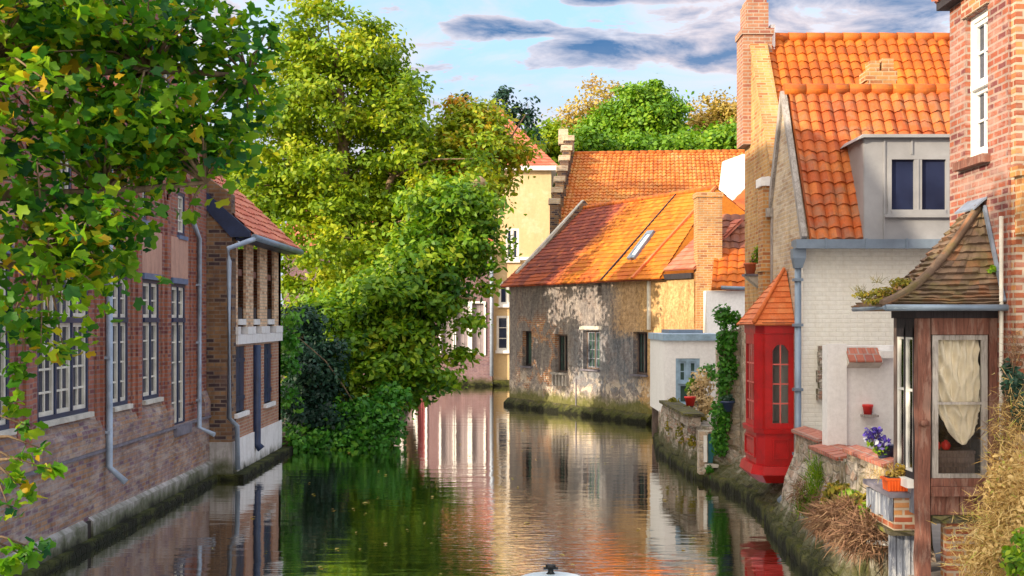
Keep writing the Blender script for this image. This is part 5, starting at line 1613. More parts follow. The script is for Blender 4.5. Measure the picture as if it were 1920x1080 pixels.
def brick_house():
    T = thing('brick_house', 'red brick house at the right edge with white sash window and timber oriel', 'house', (6, 13.8, 0))
    xo, y0, y1 = 5.0, 12.9, 14.62
    o, u, n = Vector((xo, y0, 0)), YU, Vector((-1, 0, 0))
    hole = (PY(1852, xo) - y0, 14.12 - y0, PZ(292, 13.6), 6.52)
    m = MB(); m.wall(o, u, n, y1 - y0, 0.2, 6.75, [hole], 0.35)
    m.build('wall', M['pink_brick'], T)
    m = MB(); m.box(5.36, 10, y1 - 0.3, y1 - 0.002, 0.2, 6.75); m.box(9.7, 10, y0 + 0.02, y1 - 0.31, 0.2, 6.75); m.build('side_wall', M['pink_brick'], T)
    m = MB(); m.box(xo + 0.03, 10, y0 - 0.12, y0 - 0.002, 0.2, 7.6); m.box(xo - 0.02, 10, y0 - 0.14, y0 - 0.001, 4.30, 4.60) if False else None
    m.build('front_wall', M['dark_red_brick'], T)
    m = MB(); m.box(xo + 0.02, xo + 0.20, y0 - 0.30, y0 - 0.124, 4.05, 4.62); m.box(xo - 0.03, xo + 0.25, y0 - 0.33, y0 - 0.122, 4.622, 4.72); m.build('corbel', M['orange_brick'], T)
    # sash window
    a0, a1, z0, z1 = hole
    w = window(T, o, u, n, a0, a1, z0, z1, [(z0, (z0 + z1) / 2 - 0.03, 1, 2), ((z0 + z1) / 2 + 0.03, z1, 1, 2)], fw=0.075, cw=0.05, bw=0.025, rec=0.10, mf='white_paint', mc='white_paint', sub=2)
    m = MB(); m.obox(o, u, n, a0 - 0.08, a1 + 0.16, -0.1, 0.09, z0 - 0.09, z0 - 0.002); m.build('sill', M['old_wood'], w)
    m = MB(); m.obox(o, u, n, a0 - 0.05, a1 + 0.05, 0.004, 0.03, z1 + 0.004, z1 + 0.26); m.build('lintel', M['dark_red_brick'], w)
    back_box(T, o, u, n, 0.03, y1 - y0 - 0.31, 0.4, 6.7, 0.8, 0.95)
    m = MB(); m.box(xo - 0.12, 10, y0, y1 + 0.1, 6.752, 6.86); m.build('eave', M['dark_wood'], T)
    m = MB(); tile_grid(m, (xo - 0.15, y1 + 0.12, 6.87), (xo - 0.15, y0 - 0.2, 6.87), (7.5, y1 + 0.12, 9.6), (7.5, y0 - 0.2, 9.6), 0.25, 0.28, 0.04, 0.03); m.build('roof', M['tile_red'], T)
    m = MB(); m.tube([(xo - 0.05, y0 + 0.05, 4.25), (xo - 0.05, y0 + 0.05, 1.0)], 0.022, 8); m.build('pipe', M['cream_paint'], T)
    # ---------------- timber oriel
    X0, X1, Ya, Yb = 4.18, 4.998, 13.18, 14.02
    z0, z1 = 1.55, 3.22
    m = MB()
    m.box(X0 + 0.003, X1, Yb - 0.06, Yb, z0 - 0.3, z1); m.box(X0 + 0.05, X1, Ya + 0.05, Yb - 0.06, z0 - 0.06, z0)
    m.box(X0 - 0.02, X1, Ya - 0.02, Yb + 0.02, z1, z1 + 0.10)
    m.box(X0 - 0.12, X1, Ya - 0.10, Yb + 0.04, z1 + 0.102, z1 + 0.15)
    ori = m.build('oriel', M['dark_wood'], T)
    rr = random.Random(8)
    m = MB()                                              # heavy corner post down to the quay, slightly waney
    pts = [(X0 + 0.065 + rr.uniform(-.006, .006), Ya + 0.06, z) for z in np.linspace(0.1, z1 - 0.004, 11)]
    v, f = [], []
    for (x, y, z) in pts:
        g = 0.066 + rr.uniform(-.005, .005)
        v += [(x - g, y - g, z), (x + g, y - g, z), (x + g, y + g, z), (x - g, y + g, z)]
    for i in range(len(pts) - 1):
        for k in range(4):
            f.append((4 * i + k, 4 * i + (k + 1) % 4, 4 * i + 4 + (k + 1) % 4, 4 * i + 4 + k))
    f.append((4 * len(pts) - 4, 4 * len(pts) - 3, 4 * len(pts) - 2, 4 * len(pts) - 1))
    m.add(v, f)
    m.lathe((X0 + 0.06, Ya - 0.012, 2.10), [(0.02, 0), (0.055, 0.02), (0.05, 0.06), (0.02, 0.075)], 8)
    m.build('post', M['old_wood'], ori)
    m = MB(); m.box(X1 - 0.085, X1 - 0.002, Ya - 0.01, Ya + 0.10, 1.2, z1 - 0.001); m.build('post', M['old_wood'], ori)
    m = MB(); m.box(X0 + 0.0, X0 + 0.09, Yb - 0.10, Yb + 0.002, 1.25, z1 - 0.001); m.build('post', M['fence_wood'], ori)
    m = MB(); m.box(X0 + 0.135, X1 - 0.09, Ya - 0.02, Ya + 0.09, z1 - 0.17, z1 - 0.002); m.build('head_beam', M['old_wood'], ori)
    m = MB()
    m.box(X0 + 0.135, X1 - 0.087, Ya - 0.01, Ya + 0.08, z0 - 0.06, z0 + 0.02)
    m.box(X0 + 0.135, X1 - 0.05, Ya - 0.05, Ya + 0.08, z0 - 0.16, z0 - 0.062)
    m.build('cill_beam', M['old_wood'], ori)
    m = MB()
    for i in range(4):
        a = X0 + 0.14 + i * 0.15
        m.box(a, a + 0.145, Ya + 0.02 + 0.01 * (i % 2), Ya + 0.06, z0 - 0.36, z0 - 0.163)
    m.build('apron_board', M['old_wood'], ori)
    m = MB(); m.box(X0 + 0.14, X1 - 0.03, Ya - 0.04, Ya + 0.12, z0 - 0.44, z0 - 0.365); m.build('moss_beam', M['moss_ledge'], ori)
    m = MB(); m.box(X0 + 0.30, X1, Ya + 0.02, Ya + 0.2, 0.3, z0 - 0.445); m.build('brick_pier', M['dark_red_brick'], ori)
    # front casement frame
    fx0, fx1, fz0, fz1 = X0 + 0.15, X1 - 0.10, z0 + 0.022, z1 - 0.175
    m = MB()
    for (a, b, c, d) in ((fx0, fx0 + .06, fz0, fz1), (fx1 - .06, fx1, fz0, fz1), (fx0 + .06, fx1 - .06, fz0, fz0 + .045), (fx0 + .06, fx1 - .06, fz1 - .05, fz1), (fx0 + .06, fx1 - .06, (fz0 + fz1) / 2 + .02, (fz0 + fz1) / 2 + .045)):
        m.box(a, b, Ya + 0.0, Ya + 0.05, c, d)
    m.build('casement', M['grey_wood'], ori)
    m = MB(); m.box(fx0 + .05, fx1 - .05, Ya + 0.022, Ya + 0.027, fz0 + .04, fz1 - .04); m.build('pane', M['clear'], ori)
    # canal side casements: white sashes in grey frames
    m, c2, p2 = MB(), MB(), MB()
    ys = [Ya + 0.135, Ya + 0.135 + 0.295, Ya + 0.135 + 0.59]
    m.box(X0 + 0.0, X0 + 0.07, Ya + 0.13, Yb - 0.103, z0 - 0.02, z0 + 0.06); m.box(X0, X0 + 0.07, Ya + 0.13, Yb - 0.103, z1 - 0.20, z1 - 0.002)
    for i in range(2):
        a, b = ys[i], ys[i + 1]
        m.box(X0, X0 + 0.06, a, a + 0.045, z0 + 0.06, z1 - 0.1)
        a2, b2 = a + 0.048, b - 0.003
        for (q, r, s, t) in ((a2, a2 + .018, z0 + .06, z1 - .2), (b2 - .018, b2, z0 + .06, z1 - .2), (a2 + .018, b2 - .018, z0 + .06, z0 + .09), (a2 + .018, b2 - .018, z1 - .225, z1 - .2), (a2 + .018, b2 - .018, 2.45, 2.475)):
            c2.box(X0 + 0.005, X0 + 0.045, q, r, s, t)
        p2.box(X0 + 0.022, X0 + 0.027, a2 + .01, b2 - .01, z0 + .07, z1 - .12)
    m.build('side_frame', M['dark_wood'], ori)
    c2.build('side_casement', M['white_paint'], ori)
    p2.build('pane', M['clear'], ori)
    m = MB(); m.box(X0 - 0.07, X0 - 0.002, Ya + 0.13, Yb - 0.1, z0 - 0.10, z0 - 0.01); m.build('side_sill', M['white_paint'], ori)
    m = MB(); m.box(X0 + 0.01, X0 + 0.06, Ya + 0.13, Yb - 0.1, 1.18, z0 - 0.103); m.build('side_panel', M['blue_wood'], ori)
    m = MB(); m.box(X1 - 0.01, X1 - 0.001, Ya + 0.1, Yb - 0.1, z0, z1); m.box(X0 + 0.1, X1 - 0.011, Yb - 0.10, Yb - 0.062, z0, z1); m.build('room', M['dark_room'], ori)
    # the mossy tiled roof with its flared eave
    ex, ey0, ey1, ez = 3.74, 12.93, 14.08, 3.335
    top = [Vector((4.93, 13.54, 4.36)), Vector((4.93, 14.0, 4.36))]
    def fl(s, t):
        return Vector((0, 0, -0.19 * math.sin(math.pi * t) * (1 - 0.25 * t)))
    m = MB()
    A, Bc, C = Vector((ex, ey0, ez)), Vector((5.0, ey0, ez)), Vector((ex, ey1, ez))
    tile_grid(m, A, Bc, top[0], Vector((5.0, 13.54, 4.36)), 0.16, 0.083, 0.0, 0.030, k=6, jit=0.02, curve=fl, slab=0, seed=3)
    tile_grid(m, C, A, top[1], top[0], 0.16, 0.083, 0.0, 0.030, k=6, jit=0.02, curve=fl, slab=0, seed=4)
    tile_grid(m, Vector((5.0, ey1, ez)), C, Vector((5.0, 14.0, 4.36)), top[1], 0.16, 0.083, 0.0, 0.030, k=6, jit=0.02, curve=fl, slab=0, seed=5)
    m.prism([A + ZU * -.01, Bc + ZU * -.01, Vector((5.0, ey1, ez - .01)), C + ZU * -.01], (0, 0, -0.03))
    hp = [A.lerp(top[0], t) + fl(0, t) + ZU * 0.03 for t in np.linspace(0, 1, 9)]
    m.tube(hp, 0.045, 8)
    m.build('oriel_roof', M['tile_moss'], ori)
    m = MB(); m.tube([(ex + 0.02, ey0 - 0.045, ez - 0.01), (4.99, ey0 - 0.045, ez - 0.01)], 0.034, 10); m.tube([(ex + 0.02, ey0 - 0.045, ez - 0.01), (ex - 0.01, ey1 - 0.1, ez - 0.02)], 0.024, 8)
    m.build('oriel_gutter', M['zinc'], ori)
    m = MB(); m.prism([(4.86, 13.46, 4.36), (4.86, 14.06, 4.36), (4.997, 14.06, 4.48), (4.997, 13.46, 4.48)], (0, 0, 0.02))
    m.prism([(4.992, 13.5, 4.36), (4.992, 12.95, 3.37), (4.992, 12.925, 3.40), (4.992, 13.47, 4.41)], (-0.03, 0, 0))
    m.build('flashing', M['lead'], ori)
    return T


brick_house()


def oriel_things():
    # bunched cream cloth hung inside the front casement: folds sag from the upper corners
    nx, nz = 46, 60
    x0, x1, zt = 4.395, 4.84, 2.985
    rr = np.random.default_rng(12)
    v, f = [], []
    for j in range(nz):
        t = j / (nz - 1)
        for i in range(nx):
            s = i / (nx - 1)
            sag = 0.26 * (1 - (2 * s - 1.05) ** 2) * 1.0
            z = zt + 0.05 - t * (0.80 + 0.33 * max(0.0, 1 - abs(2 * s - 1.15) ** 1.8))
            ph = 4.2 * (t * 1.15 - 0.42 * (1 - (2 * s - 0.95) ** 2) * (0.3 + 0.7 * t)) + 0.25 * math.sin(7 * s)
            ph0 = 9.0 * (t * 1.25 - 0.55 * (s - 0.5) ** 2 * 2 + 0.35 * s) + 0.8 * math.sin(5 * s + 2)
            swag = -0.060 * (1 - abs(math.sin(math.pi * ph))) ** 1.6 * (0.25 + 0.75 * min(1, t * 1.6))
            pleat = 0.030 * math.sin(2 * math.pi * (s * 5.5 + 0.5 * t * (s - 0.5) * 3)) * (1 - 0.75 * t)
            diag = 0.020 * math.sin(2 * math.pi * (s * 2.2 - t * 3.1))
            xx = x0 + (x1 - x0) * (s + 0.05 * math.sin(6 * t + 4 * s) * t)
            v.append((xx, 13.29 + swag + pleat + diag, z))
    for j in range(nz - 1):
        for i in range(nx - 1):
            f.append((j * nx + i, j * nx + i + 1, (j + 1) * nx + i + 1, (j + 1) * nx + i))
    m = MB(); m.add(v, f, smooth=True)
    o = m.build('curtain', M['cloth'])
    tag(o, 'bunched cream cloth hanging in swags behind the oriel window pane', 'curtain')
    sm = o.modifiers.new('thick', 'SOLIDIFY'); sm.thickness = 0.004
    m = MB()
    m.box(4.38, 4.85, 13.42, 13.72, 1.55, 1.80); m.box(4.375, 4.855, 13.405, 13.73, 1.80, 1.83); m.box(4.42, 4.81, 13.40, 13.419, 1.60, 1.66); m.box(4.42, 4.81, 13.40, 13.419, 1.70, 1.76)
    tag(m.build('chest', M['fence_wood']), 'dark wooden chest standing inside the oriel window below the curtain', 'chest')
    for k, (x, lab) in enumerate(((4.46, 'left red glass ball on the dark chest inside the oriel window'), (4.565, 'right red glass ball on the dark chest inside the oriel window'))):
        m = MB(); m.lathe((x, 13.47, 1.83), [(0.012, 0), (0.038, 0.012), (0.052, 0.045), (0.042, 0.082), (0.016, 0.10), (0.02, 0.108)], 14)
        tag(m.build('glass_ball', M['red_pot']), lab, 'ornament', 'red glass balls in the oriel window')
    # planter shelf beside the post
    T = thing('planter_shelf', 'dark slate planter shelf with flaking blue boards beside the oak oriel post', 'shelf', (4.1, 13.9, 0.5))
    m = MB(); m.prism([(3.96, 13.45, 1.33), (4.30, 13.45, 1.33), (4.30, 14.45, 1.36), (3.96, 14.45, 1.36)], (0, 0, 0.05)); m.build('shelf_top', M['dark_stone'], T)
    m = MB()
    for i in range(4):
        a = 13.50 + i * 0.225
        m.box(3.975 + .008 * (i % 2), 4.02, a, a + 0.215, 1.08 + 0.02 * (i % 2), 1.325)
    m.build('side_board', M['blue_wood'], T)
    m = MB(); m.box(4.03, 4.30, 13.50, 14.4, 0.98, 1.322); m.build('brick_stub', M['dark_red_brick'], T)
    m = MB(); m.box(3.98, 4.32, 13.46, 14.4, 0.93, 0.975); m.build('slab', M['moss_ledge'], T)
    m = MB()
    for i in range(4):
        a = 4.0 + i * 0.075
        m.box(a, a + 0.068, 13.56 + 0.012 * (i % 2), 13.60 + 0.012 * (i % 2), 0.2, 0.925)
    m.build('door_board', M['blue_wood'], T)
    m = MB()
    m.prism([(3.985, 13.55, 1.385), (4.245, 13.55, 1.385), (4.26, 13.54, 1.50), (3.97, 13.54, 1.50)], (0, 0.20, 0))
    m.box(3.955, 4.275, 13.53, 13.755, 1.502, 1.525)
    for k in range(9):
        x = 3.99 + k * 0.03
        m.box(x, x + 0.012, 13.534, 13.548, 1.39, 1.50)
    b = m.build('planter_box', M['orange_plastic'])
    tag(b, 'bright orange plastic planter box on the slate shelf beside the oak post', 'planter')
    m = MB(); m.box(3.985, 4.245, 13.55, 13.74, 1.515, 1.53); m.build('soil', M['soil'], b)
    m = MB()
    m.lathe((PX(1663, 14.85) - 0.0, 14.9, 1.59), [(0.08, 0), (0.125, 0.13), (0.135, 0.135), (0.135, 0.16), (0.11, 0.162)], 14)
    tag(m.build('flower_pot', M['blue_pot']), 'dark blue flower pot of violet flowers on the coping beside the oriel', 'pot')
    m = MB()
    m.prism([(3.90, 14.05, 0.74), (4.24, 14.0, 0.72), (4.24, 14.4, 0.72), (3.9, 14.45, 0.74)], (0, 0, 0.05))
    tag(m.build('stone_slab', M['white_smooth']), 'pale stone slab jutting from the quay wall below the dry grass', 'slab')
    # pots across the water
    m = MB(); m.lathe((PX(1294, 28.6), 28.6, 1.28), [(0.085, 0), (0.12, 0.17), (0.135, 0.175), (0.135, 0.21), (0.11, 0.212)], 14)
    tag(m.build('flower_pot', M['red_pot']), 'red flower pot on the mossy terrace ledge by the white annexe', 'pot')
    m = MB(); m.lathe((PX(1364, 25.15), 25.12, PZ(772, 25.1)), [(0.07, 0), (0.13, 0.17), (0.15, 0.175), (0.15, 0.21), (0.12, 0.212)], 14)
    m.box(PX(1364, 25.12) - 0.02, PX(1364, 25.12) + 0.02, 25.2, 25.30, PZ(765, 25.1), PZ(758, 25.1))
    tag(m.build('hanging_pot', M['blue_pot']), 'dark blue pot fixed to the ivy covered wall', 'pot')
    T = thing('wall_bracket', 'small stone bracket on the yellow gable carrying a potted bush', 'bracket', (4.5, 24, 3.9))
    m = MB(); m.prism([(4.36, 23.85, 4.02), (4.617, 23.85, 4.02), (4.617, 23.85, 3.8), (4.54, 23.85, 3.86)], (0, 0.3, 0)); m.build('corbel', M['stone'], T)
    m = MB(); m.box(4.34, 4.617, 23.82, 24.18, 4.022, 4.06); m.build('shelf', M['dark_stone'], T)
    m = MB(); m.lathe((4.47, 24.0, 4.061), [(0.08, 0), (0.115, 0.17), (0.13, 0.175), (0.13, 0.21), (0.1, 0.212)], 14)
    tag(m.build('flower_pot', M['terracotta']), 'terracotta pot high on a bracket of the yellow gable', 'pot')
    # the boat whose bow enters the picture below
    T = thing('tour_boat', 'pale blue boat bow with a black cleat entering at the bottom of the photo', 'boat', (0.42, 12, 0))
    def hull(g, z, yt):
        pts = []
        for i in range(17):
            s = -1 + 2 * i / 16
            pts.append((0.42 + s * (0.80 - g), yt - (abs(s) ** 2.6) * 2.1 - (0 if abs(s) < 1 else 0), z))
        pts += [(0.42 + 0.80 - g, 7.0, z), (0.42 - 0.80 + g, 7.0, z)]
        return pts
    m = MB()
    r = [hull(0.25, -0.25, 13.65), hull(0.08, 0.25, 13.95), hull(0.0, 0.41, 14.05), hull(0.06, 0.45, 14.0)]
    k = len(r[0])
    v = [p for q in r for p in q]
    f = [tuple(range(k)), tuple(range(4 * k - 1, 3 * k - 1, -1))]
    for j in range(3):
        for i in range(k):
            f.append((j * k + i, (j + 1) * k + i, (j + 1) * k + (i + 1) % k, j * k + (i + 1) % k))
    m.add(v, f)
    m.build('hull', M['boat_paint'], T)
    m = MB(); m.lathe((0.42, 13.88, 0.45), [(0.05, 0), (0.03, 0.02), (0.03, 0.06), (0.055, 0.07), (0.055, 0.095), (0.02, 0.10)], 12); m.box(0.34, 0.50, 13.865, 13.895, 0.495, 0.52); m.build('cleat', M['black'], T)


oriel_things()
# ------------------------------------------------------------------ trees and plants
def bl(px, py, Y, rx, ry, rY):
    return (tuple(at(px, py, Y)), (rx * Y / F, rY, ry * Y / F))


def tree(name, label, cat, base, trunk, blobs, n_cl, per, rc, size, leaf, bark, r0, seed, tpl=OVAL, limbs=60, group=None, shell=0.4, up=0.6, droop=0.0, spread=0.28, flat=0.6, r_tip=0.012, sj=0.3):
    rng = np.random.default_rng(seed)
    T = thing(name, label, cat, base, group)
    CC, CD = clumps(blobs, n_cl, rng, shell)
    P, N, tone = clump_leaves(CC, CD, rc * rng.uniform(0.7, 1.3, n_cl), per, rng, up=up, droop=droop, spread=spread, flat=flat)
    S = size * rng.uniform(1 - sj, 1 + sj, len(P))
    leaf_mesh('crown', P, N, S, tpl, leaf, T, tone, rng)
    m = MB()
    for tr, ra, rb in trunk:
        pts = []
        for i in range(len(tr) - 1):
            a, b = Vector(tr[i]), Vector(tr[i + 1])
            for k in range(4):
                pts.append(a.lerp(b, k / 4) + Vector((rng.normal(0, .25), rng.normal(0, .25), 0)) * ra * 0.35)
        pts.append(Vector(tr[-1]))
        m.tube(pts, ra, 10, rb)
    sel = rng.choice(n_cl, min(limbs, n_cl), replace=False)
    lines = trunk[0][0] if len(trunk) == 1 else None
    for i in sel:
        best = min(trunk, key=lambda q: min((Vector(p) - Vector(CC[i])).length for p in q[0]))
        limb_net(m, best[0], [CC[i]], r0, rng, droop=0.0, r_tip=r_tip)
    m.build('trunk', M[bark], T)
    return T


def V(px, py, Y):
    return tuple(at(px, py, Y))


# the plane tree on the near left bank, its boughs reaching in over the water
def plane_tree():
    rng = np.random.default_rng(21)
    base = (-6.9, 7.4, 0.5)
    T = thing('plane_tree', 'plane tree with broad lobed green and yellow leaves filling the upper left of the photo', 'tree', base)
    bb = [(-150, 60, 11, 120, 260, 1.2), (-60, -330, 11, 230, 200, 1.6), (200, -330, 11.5, 240, 190, 2.0), (520, -330, 12.5, 150, 160, 1.5), (60, -120, 11.5, 260, 150, 2.0), (330, -110, 12, 150, 110, 1.5),
          (100, 60, 11.5, 190, 130, 1.8), (300, 70, 12, 150, 110, 1.4), (410, 110, 12.4, 85, 95, 1.0), (455, 70, 12.6, 50, 40, 0.8), (470, 190, 12.6, 40, 45, 0.6),
          (90, 260, 11.2, 190, 130, 1.5), (270, 235, 11.8, 150, 110, 1.2), (385, 255, 12.2, 90, 75, 0.8), (300, 340, 11.9, 100, 45, 0.7), (395, 320, 12.3, 45, 35, 0.5),
          (90, 420, 11.0, 170, 95, 1.2), (205, 430, 11.4, 70, 70, 0.7), (170, 515, 11.2, 75, 50, 0.6), (60, 550, 10.8, 110, 75, 0.9), (90, 630, 10.8, 70, 45, 0.5), (15, 640, 10.6, 50, 50, 0.5)]
    dens = [0.2] * 6 + [1.0] * 16
    blobs = [bl(*b) for b in bb]
    w = [b[1][0] * b[1][1] ** 0.5 * b[1][2] * d for b, d in zip(blobs, dens)]
    n = 350
    CC, CD = clumps(blobs, n, rng, 0.15, w)
    # a few loose sprigs on the outer edge and low drooping twigs
    ext = np.array([V(*p) for p in [(500, 60, 12.7), (512, 82, 12.7), (495, 140, 12.7), (488, 105, 12.6), (500, 215, 12.6), (440, 300, 12.4), (352, 395, 12.0), (255, 300, 12), (240, 500, 11.4), (232, 470, 11.4),
                                    (55, 800, 10.9), (75, 840, 10.9), (40, 870, 10.9), (95, 880, 10.9), (30, 905, 10.8), (60, 930, 10.9), (20, 960, 10.7), (15, 1035, 10.6), (50, 1045, 10.7), (70, 1030, 10.7), (10, 1060, 10.6), (120, 660, 10.9), (35, 700, 10.8), (30, 760, 10.8)]])
    CC = np.vstack([CC, ext]); CD = np.vstack([CD, np.zeros_like(ext)])
    n = len(CC)
    rc = np.concatenate([rng.uniform(0.26, 0.46, n - len(ext)), np.full(len(ext), 0.13)])
    per = 20
    idx = np.repeat(np.arange(n), per)
    keep = np.ones(len(idx), bool)
    keep[(n - len(ext)) * per:] = rng.random(len(ext) * per) < 0.5
    d = norm(rng.normal(size=(len(idx), 3)))
    P = CC[idx] + d * (rc[idx] * rng.random(len(idx)) ** 0.4)[:, None] * np.array([1, 1, 0.75])
    # leaf blades hang roughly level, tips drooping outwards
    N = norm(np.array([0, 0, 0.75]) + 0.5 * d + 0.6 * rng.normal(size=d.shape))
    along = norm(np.stack([d[:, 0], d[:, 1], -0.35 + 0.3 * d[:, 2]], 1) + 0.5 * rng.normal(size=d.shape))
    S = rng.uniform(0.085, 0.175, len(idx))
    tone = 0.50 + rng.normal(0, 0.18, n)[idx] + rng.normal(0, 0.22, len(idx))
    yel = rng.random(len(idx)) < 0.02
    tone[yel] = rng.uniform(0.88, 1.0, yel.sum())
    k = keep
    leaf_mesh('crown', P[k], N[k], S[k], PALM, 'leaf_plane', T, tone[k], rng, along[k])
    m = MB()
    tr = [base, (-6.95, 7.8, 2.6), (-6.9, 8.6, 4.6), (-6.4, 9.6, 6.4), (-6.0, 10.3, 8.4)]
    m.tube(tr, [0.42, 0.34, 0.28, 0.2, 0.1], 12)
    boughs = [[(-6.9, 8.5, 4.3), (-5.9, 10.4, 5.0), (-4.6, 11.2, 5.35), (-3.4, 12.0, 5.55), (-2.6, 12.6, 5.6)], [(-6.95, 8.3, 3.8), (-6.0, 10.3, 4.1), (-4.9, 10.9, 4.25), (-3.7, 11.6, 4.35), (-2.9, 12.1, 4.5)],
              [(-6.95, 8.0, 3.2), (-6.2, 10.1, 3.55), (-5.0, 10.7, 3.6), (-4.1, 11.2, 3.7)], [(-6.4, 9.6, 6.4), (-5.2, 10.9, 7.2), (-3.6, 11.8, 7.4), (-2.8, 12.3, 7.3)]]
    for bgh in boughs:
        m.tube(bgh, 0.10, 8, 0.02)
    hang = []                                    # two thin boughs that droop towards the water
    for hb in ([(-6.2, 10.1, 3.55), (-5.3, 10.5, 3.3), (-4.75, 10.8, 2.75), (-4.55, 10.9, 2.2), (-4.45, 10.9, 1.9)], [(-6.4, 9.9, 3.3), (-5.5, 10.4, 2.7), (-4.85, 10.7, 2.0), (-4.6, 10.75, 1.5), (-4.5, 10.7, 1.1)]):
        m.tube(hb, 0.022, 6, 0.006)
        for k in range(1, 4):
            hang += [Vector(hb[k]).lerp(Vector(hb[k + 1]), q) for q in (0, 0.33, 0.66)]
    sel = list(rng.choice(n - len(ext), 200, replace=False)) + list(range(n - len(ext), n))
    for i in sel:
        t = Vector(CC[i])
        best = min((Vector(p) for bgh in boughs + [tr] for p in bgh), key=lambda p: (p - t).length)
        if i >= n - len(ext) and t.z < 2.6:
            best = min(hang, key=lambda p: (p - t).length + max(0.0, t.z - p.z + 0.1) * 2)
        mid = best.lerp(t, 0.5) + Vector((0, 0, 0.10 * (best - t).length))
        m.tube([best, mid, t], 0.018, 5, 0.005)
    m.build('trunk', M['bark'], T)


plane_tree()

tree('shade_plane_tree', 'unseen plane tree added on the left quay to shade the right bank', 'tree', (-6.8, 2.2, 0.5), [([(-6.8, 2.2, 0.5), (-6.7, 2.6, 3.0), (-6.5, 3.2, 5.5), (-6.2, 4.0, 8.0)], 0.3, 0.08)],  # unseen tree, added for the shade it casts over the right bank
     [((-6.2, 3.5, 6.0), (2.2, 3.0, 2.0)), ((-5.6, 5.6, 6.6), (1.6, 2.2, 2.0)), ((-6.0, 4.0, 8.2), (2.0, 3.0, 1.4))], 260, 16, 0.5, 0.24, 'leaf_plane', 'bark', 0.07, 22, tpl=PALM, limbs=50)

tree('tall_lime_tree', 'tall yellow green tree rising behind the annexe on the left bank', 'tree', V(650, 830, 44),
     [([V(650, 835, 44), V(655, 600, 44), V(645, 400, 44), V(640, 240, 44), V(630, 90, 44)], 0.42, 0.09), ([V(652, 560, 44), V(720, 380, 43.3), V(770, 240, 43.3)], 0.2, 0.06), ([V(650, 480, 44), V(560, 330, 44), V(520, 230, 44)], 0.2, 0.05)],
     [bl(625, 70, 44, 85, 85, 2.2), bl(700, 90, 44, 78, 70, 2.0), bl(565, 110, 44, 70, 80, 2.0), bl(640, 190, 44, 140, 90, 2.8), bl(755, 215, 43.3, 80, 85, 2.2), bl(525, 240, 44, 85, 95, 2.2), bl(640, 320, 44, 160, 100, 3.0),
      bl(790, 320, 43.3, 70, 85, 2.0), bl(520, 380, 44, 95, 90, 2.2), bl(690, 430, 43.3, 130, 90, 2.6), bl(580, 480, 43.3, 90, 90, 2.2), bl(800, 420, 43.3, 60, 70, 1.5), bl(475, 300, 44, 50, 100, 1.5), bl(835, 240, 44, 34, 55, 1.2), bl(865, 320, 42, 60, 65, 1.5), bl(835, 400, 41, 70, 60, 1.5), bl(900, 300, 43, 40, 45, 1.2), bl(655, 490, 39.8, 90, 60, 1.5), bl(783, 530, 40.7, 70, 55, 1.2), bl(690, 330, 46.5, 170, 150, 2.5), bl(700, 560, 43, 110, 90, 2.0), bl(760, 470, 43.5, 80, 80, 1.8), bl(600, 650, 42, 100, 80, 2.2), bl(775, 383, 45.4, 75, 75, 1.8), bl(800, 305, 46, 55, 65, 1.6), bl(700, 150, 46, 80, 90, 2.0), bl(760, 140, 44, 40, 40, 1.0), bl(640, 560, 42, 110, 60, 2.0)],
     560, 150, 0.54, 0.19, 'leaf_big', 'bark', 0.09, 31, limbs=150, spread=0.30)

tree('leaning_maple', 'leaning tree with fresh green leaves and a pale cut stub over the water', 'tree', V(690, 845, 36),
     [([V(690, 848, 36), V(735, 720, 36.3), V(775, 590, 36.6), V(802, 470, 37), V(850, 390, 37.2), V(905, 338, 37.4)], 0.30, 0.16), ([V(800, 480, 37), V(850, 480, 37), V(905, 470, 37)], 0.12, 0.04), ([V(770, 600, 36.6), V(830, 560, 36.2), V(890, 560, 36)], 0.12, 0.03)],
     [bl(850, 400, 37, 75, 50, 1.5), bl(890, 350, 37.2, 38, 26, 0.8), bl(925, 370, 37, 20, 16, 0.4), bl(890, 415, 37, 32, 32, 0.8), bl(865, 470, 37, 50, 45, 1.0), bl(800, 500, 36.5, 80, 60, 1.6), bl(830, 565, 36, 45, 32, 0.9), bl(895, 560, 36, 20, 18, 0.5), bl(735, 560, 36, 100, 70, 1.8), bl(775, 650, 35.6, 50, 40, 1.1),
      bl(700, 650, 35.4, 100, 65, 1.6), bl(640, 610, 36, 90, 70, 1.6), bl(770, 715, 35.0, 60, 35, 0.9), bl(805, 705, 35.0, 22, 22, 0.5), bl(930, 465, 37, 22, 34, 0.6), bl(925, 395, 37, 28, 24, 0.6), bl(918, 525, 36.5, 20, 26, 0.5), bl(895, 610, 36, 26, 26, 0.6), bl(855, 680, 35.5, 24, 22, 0.6), bl(830, 470, 36.8, 50, 60, 1.2), bl(865, 640, 35.6, 14, 20, 0.3), bl(690, 730, 34.8, 90, 50, 1.2), bl(955, 350, 37.2, 14, 12, 0.3)],
     320, 130, 0.48, 0.20, 'leaf_green', 'bark_pale', 0.06, 32, tpl=OVAL, limbs=70, spread=0.28)

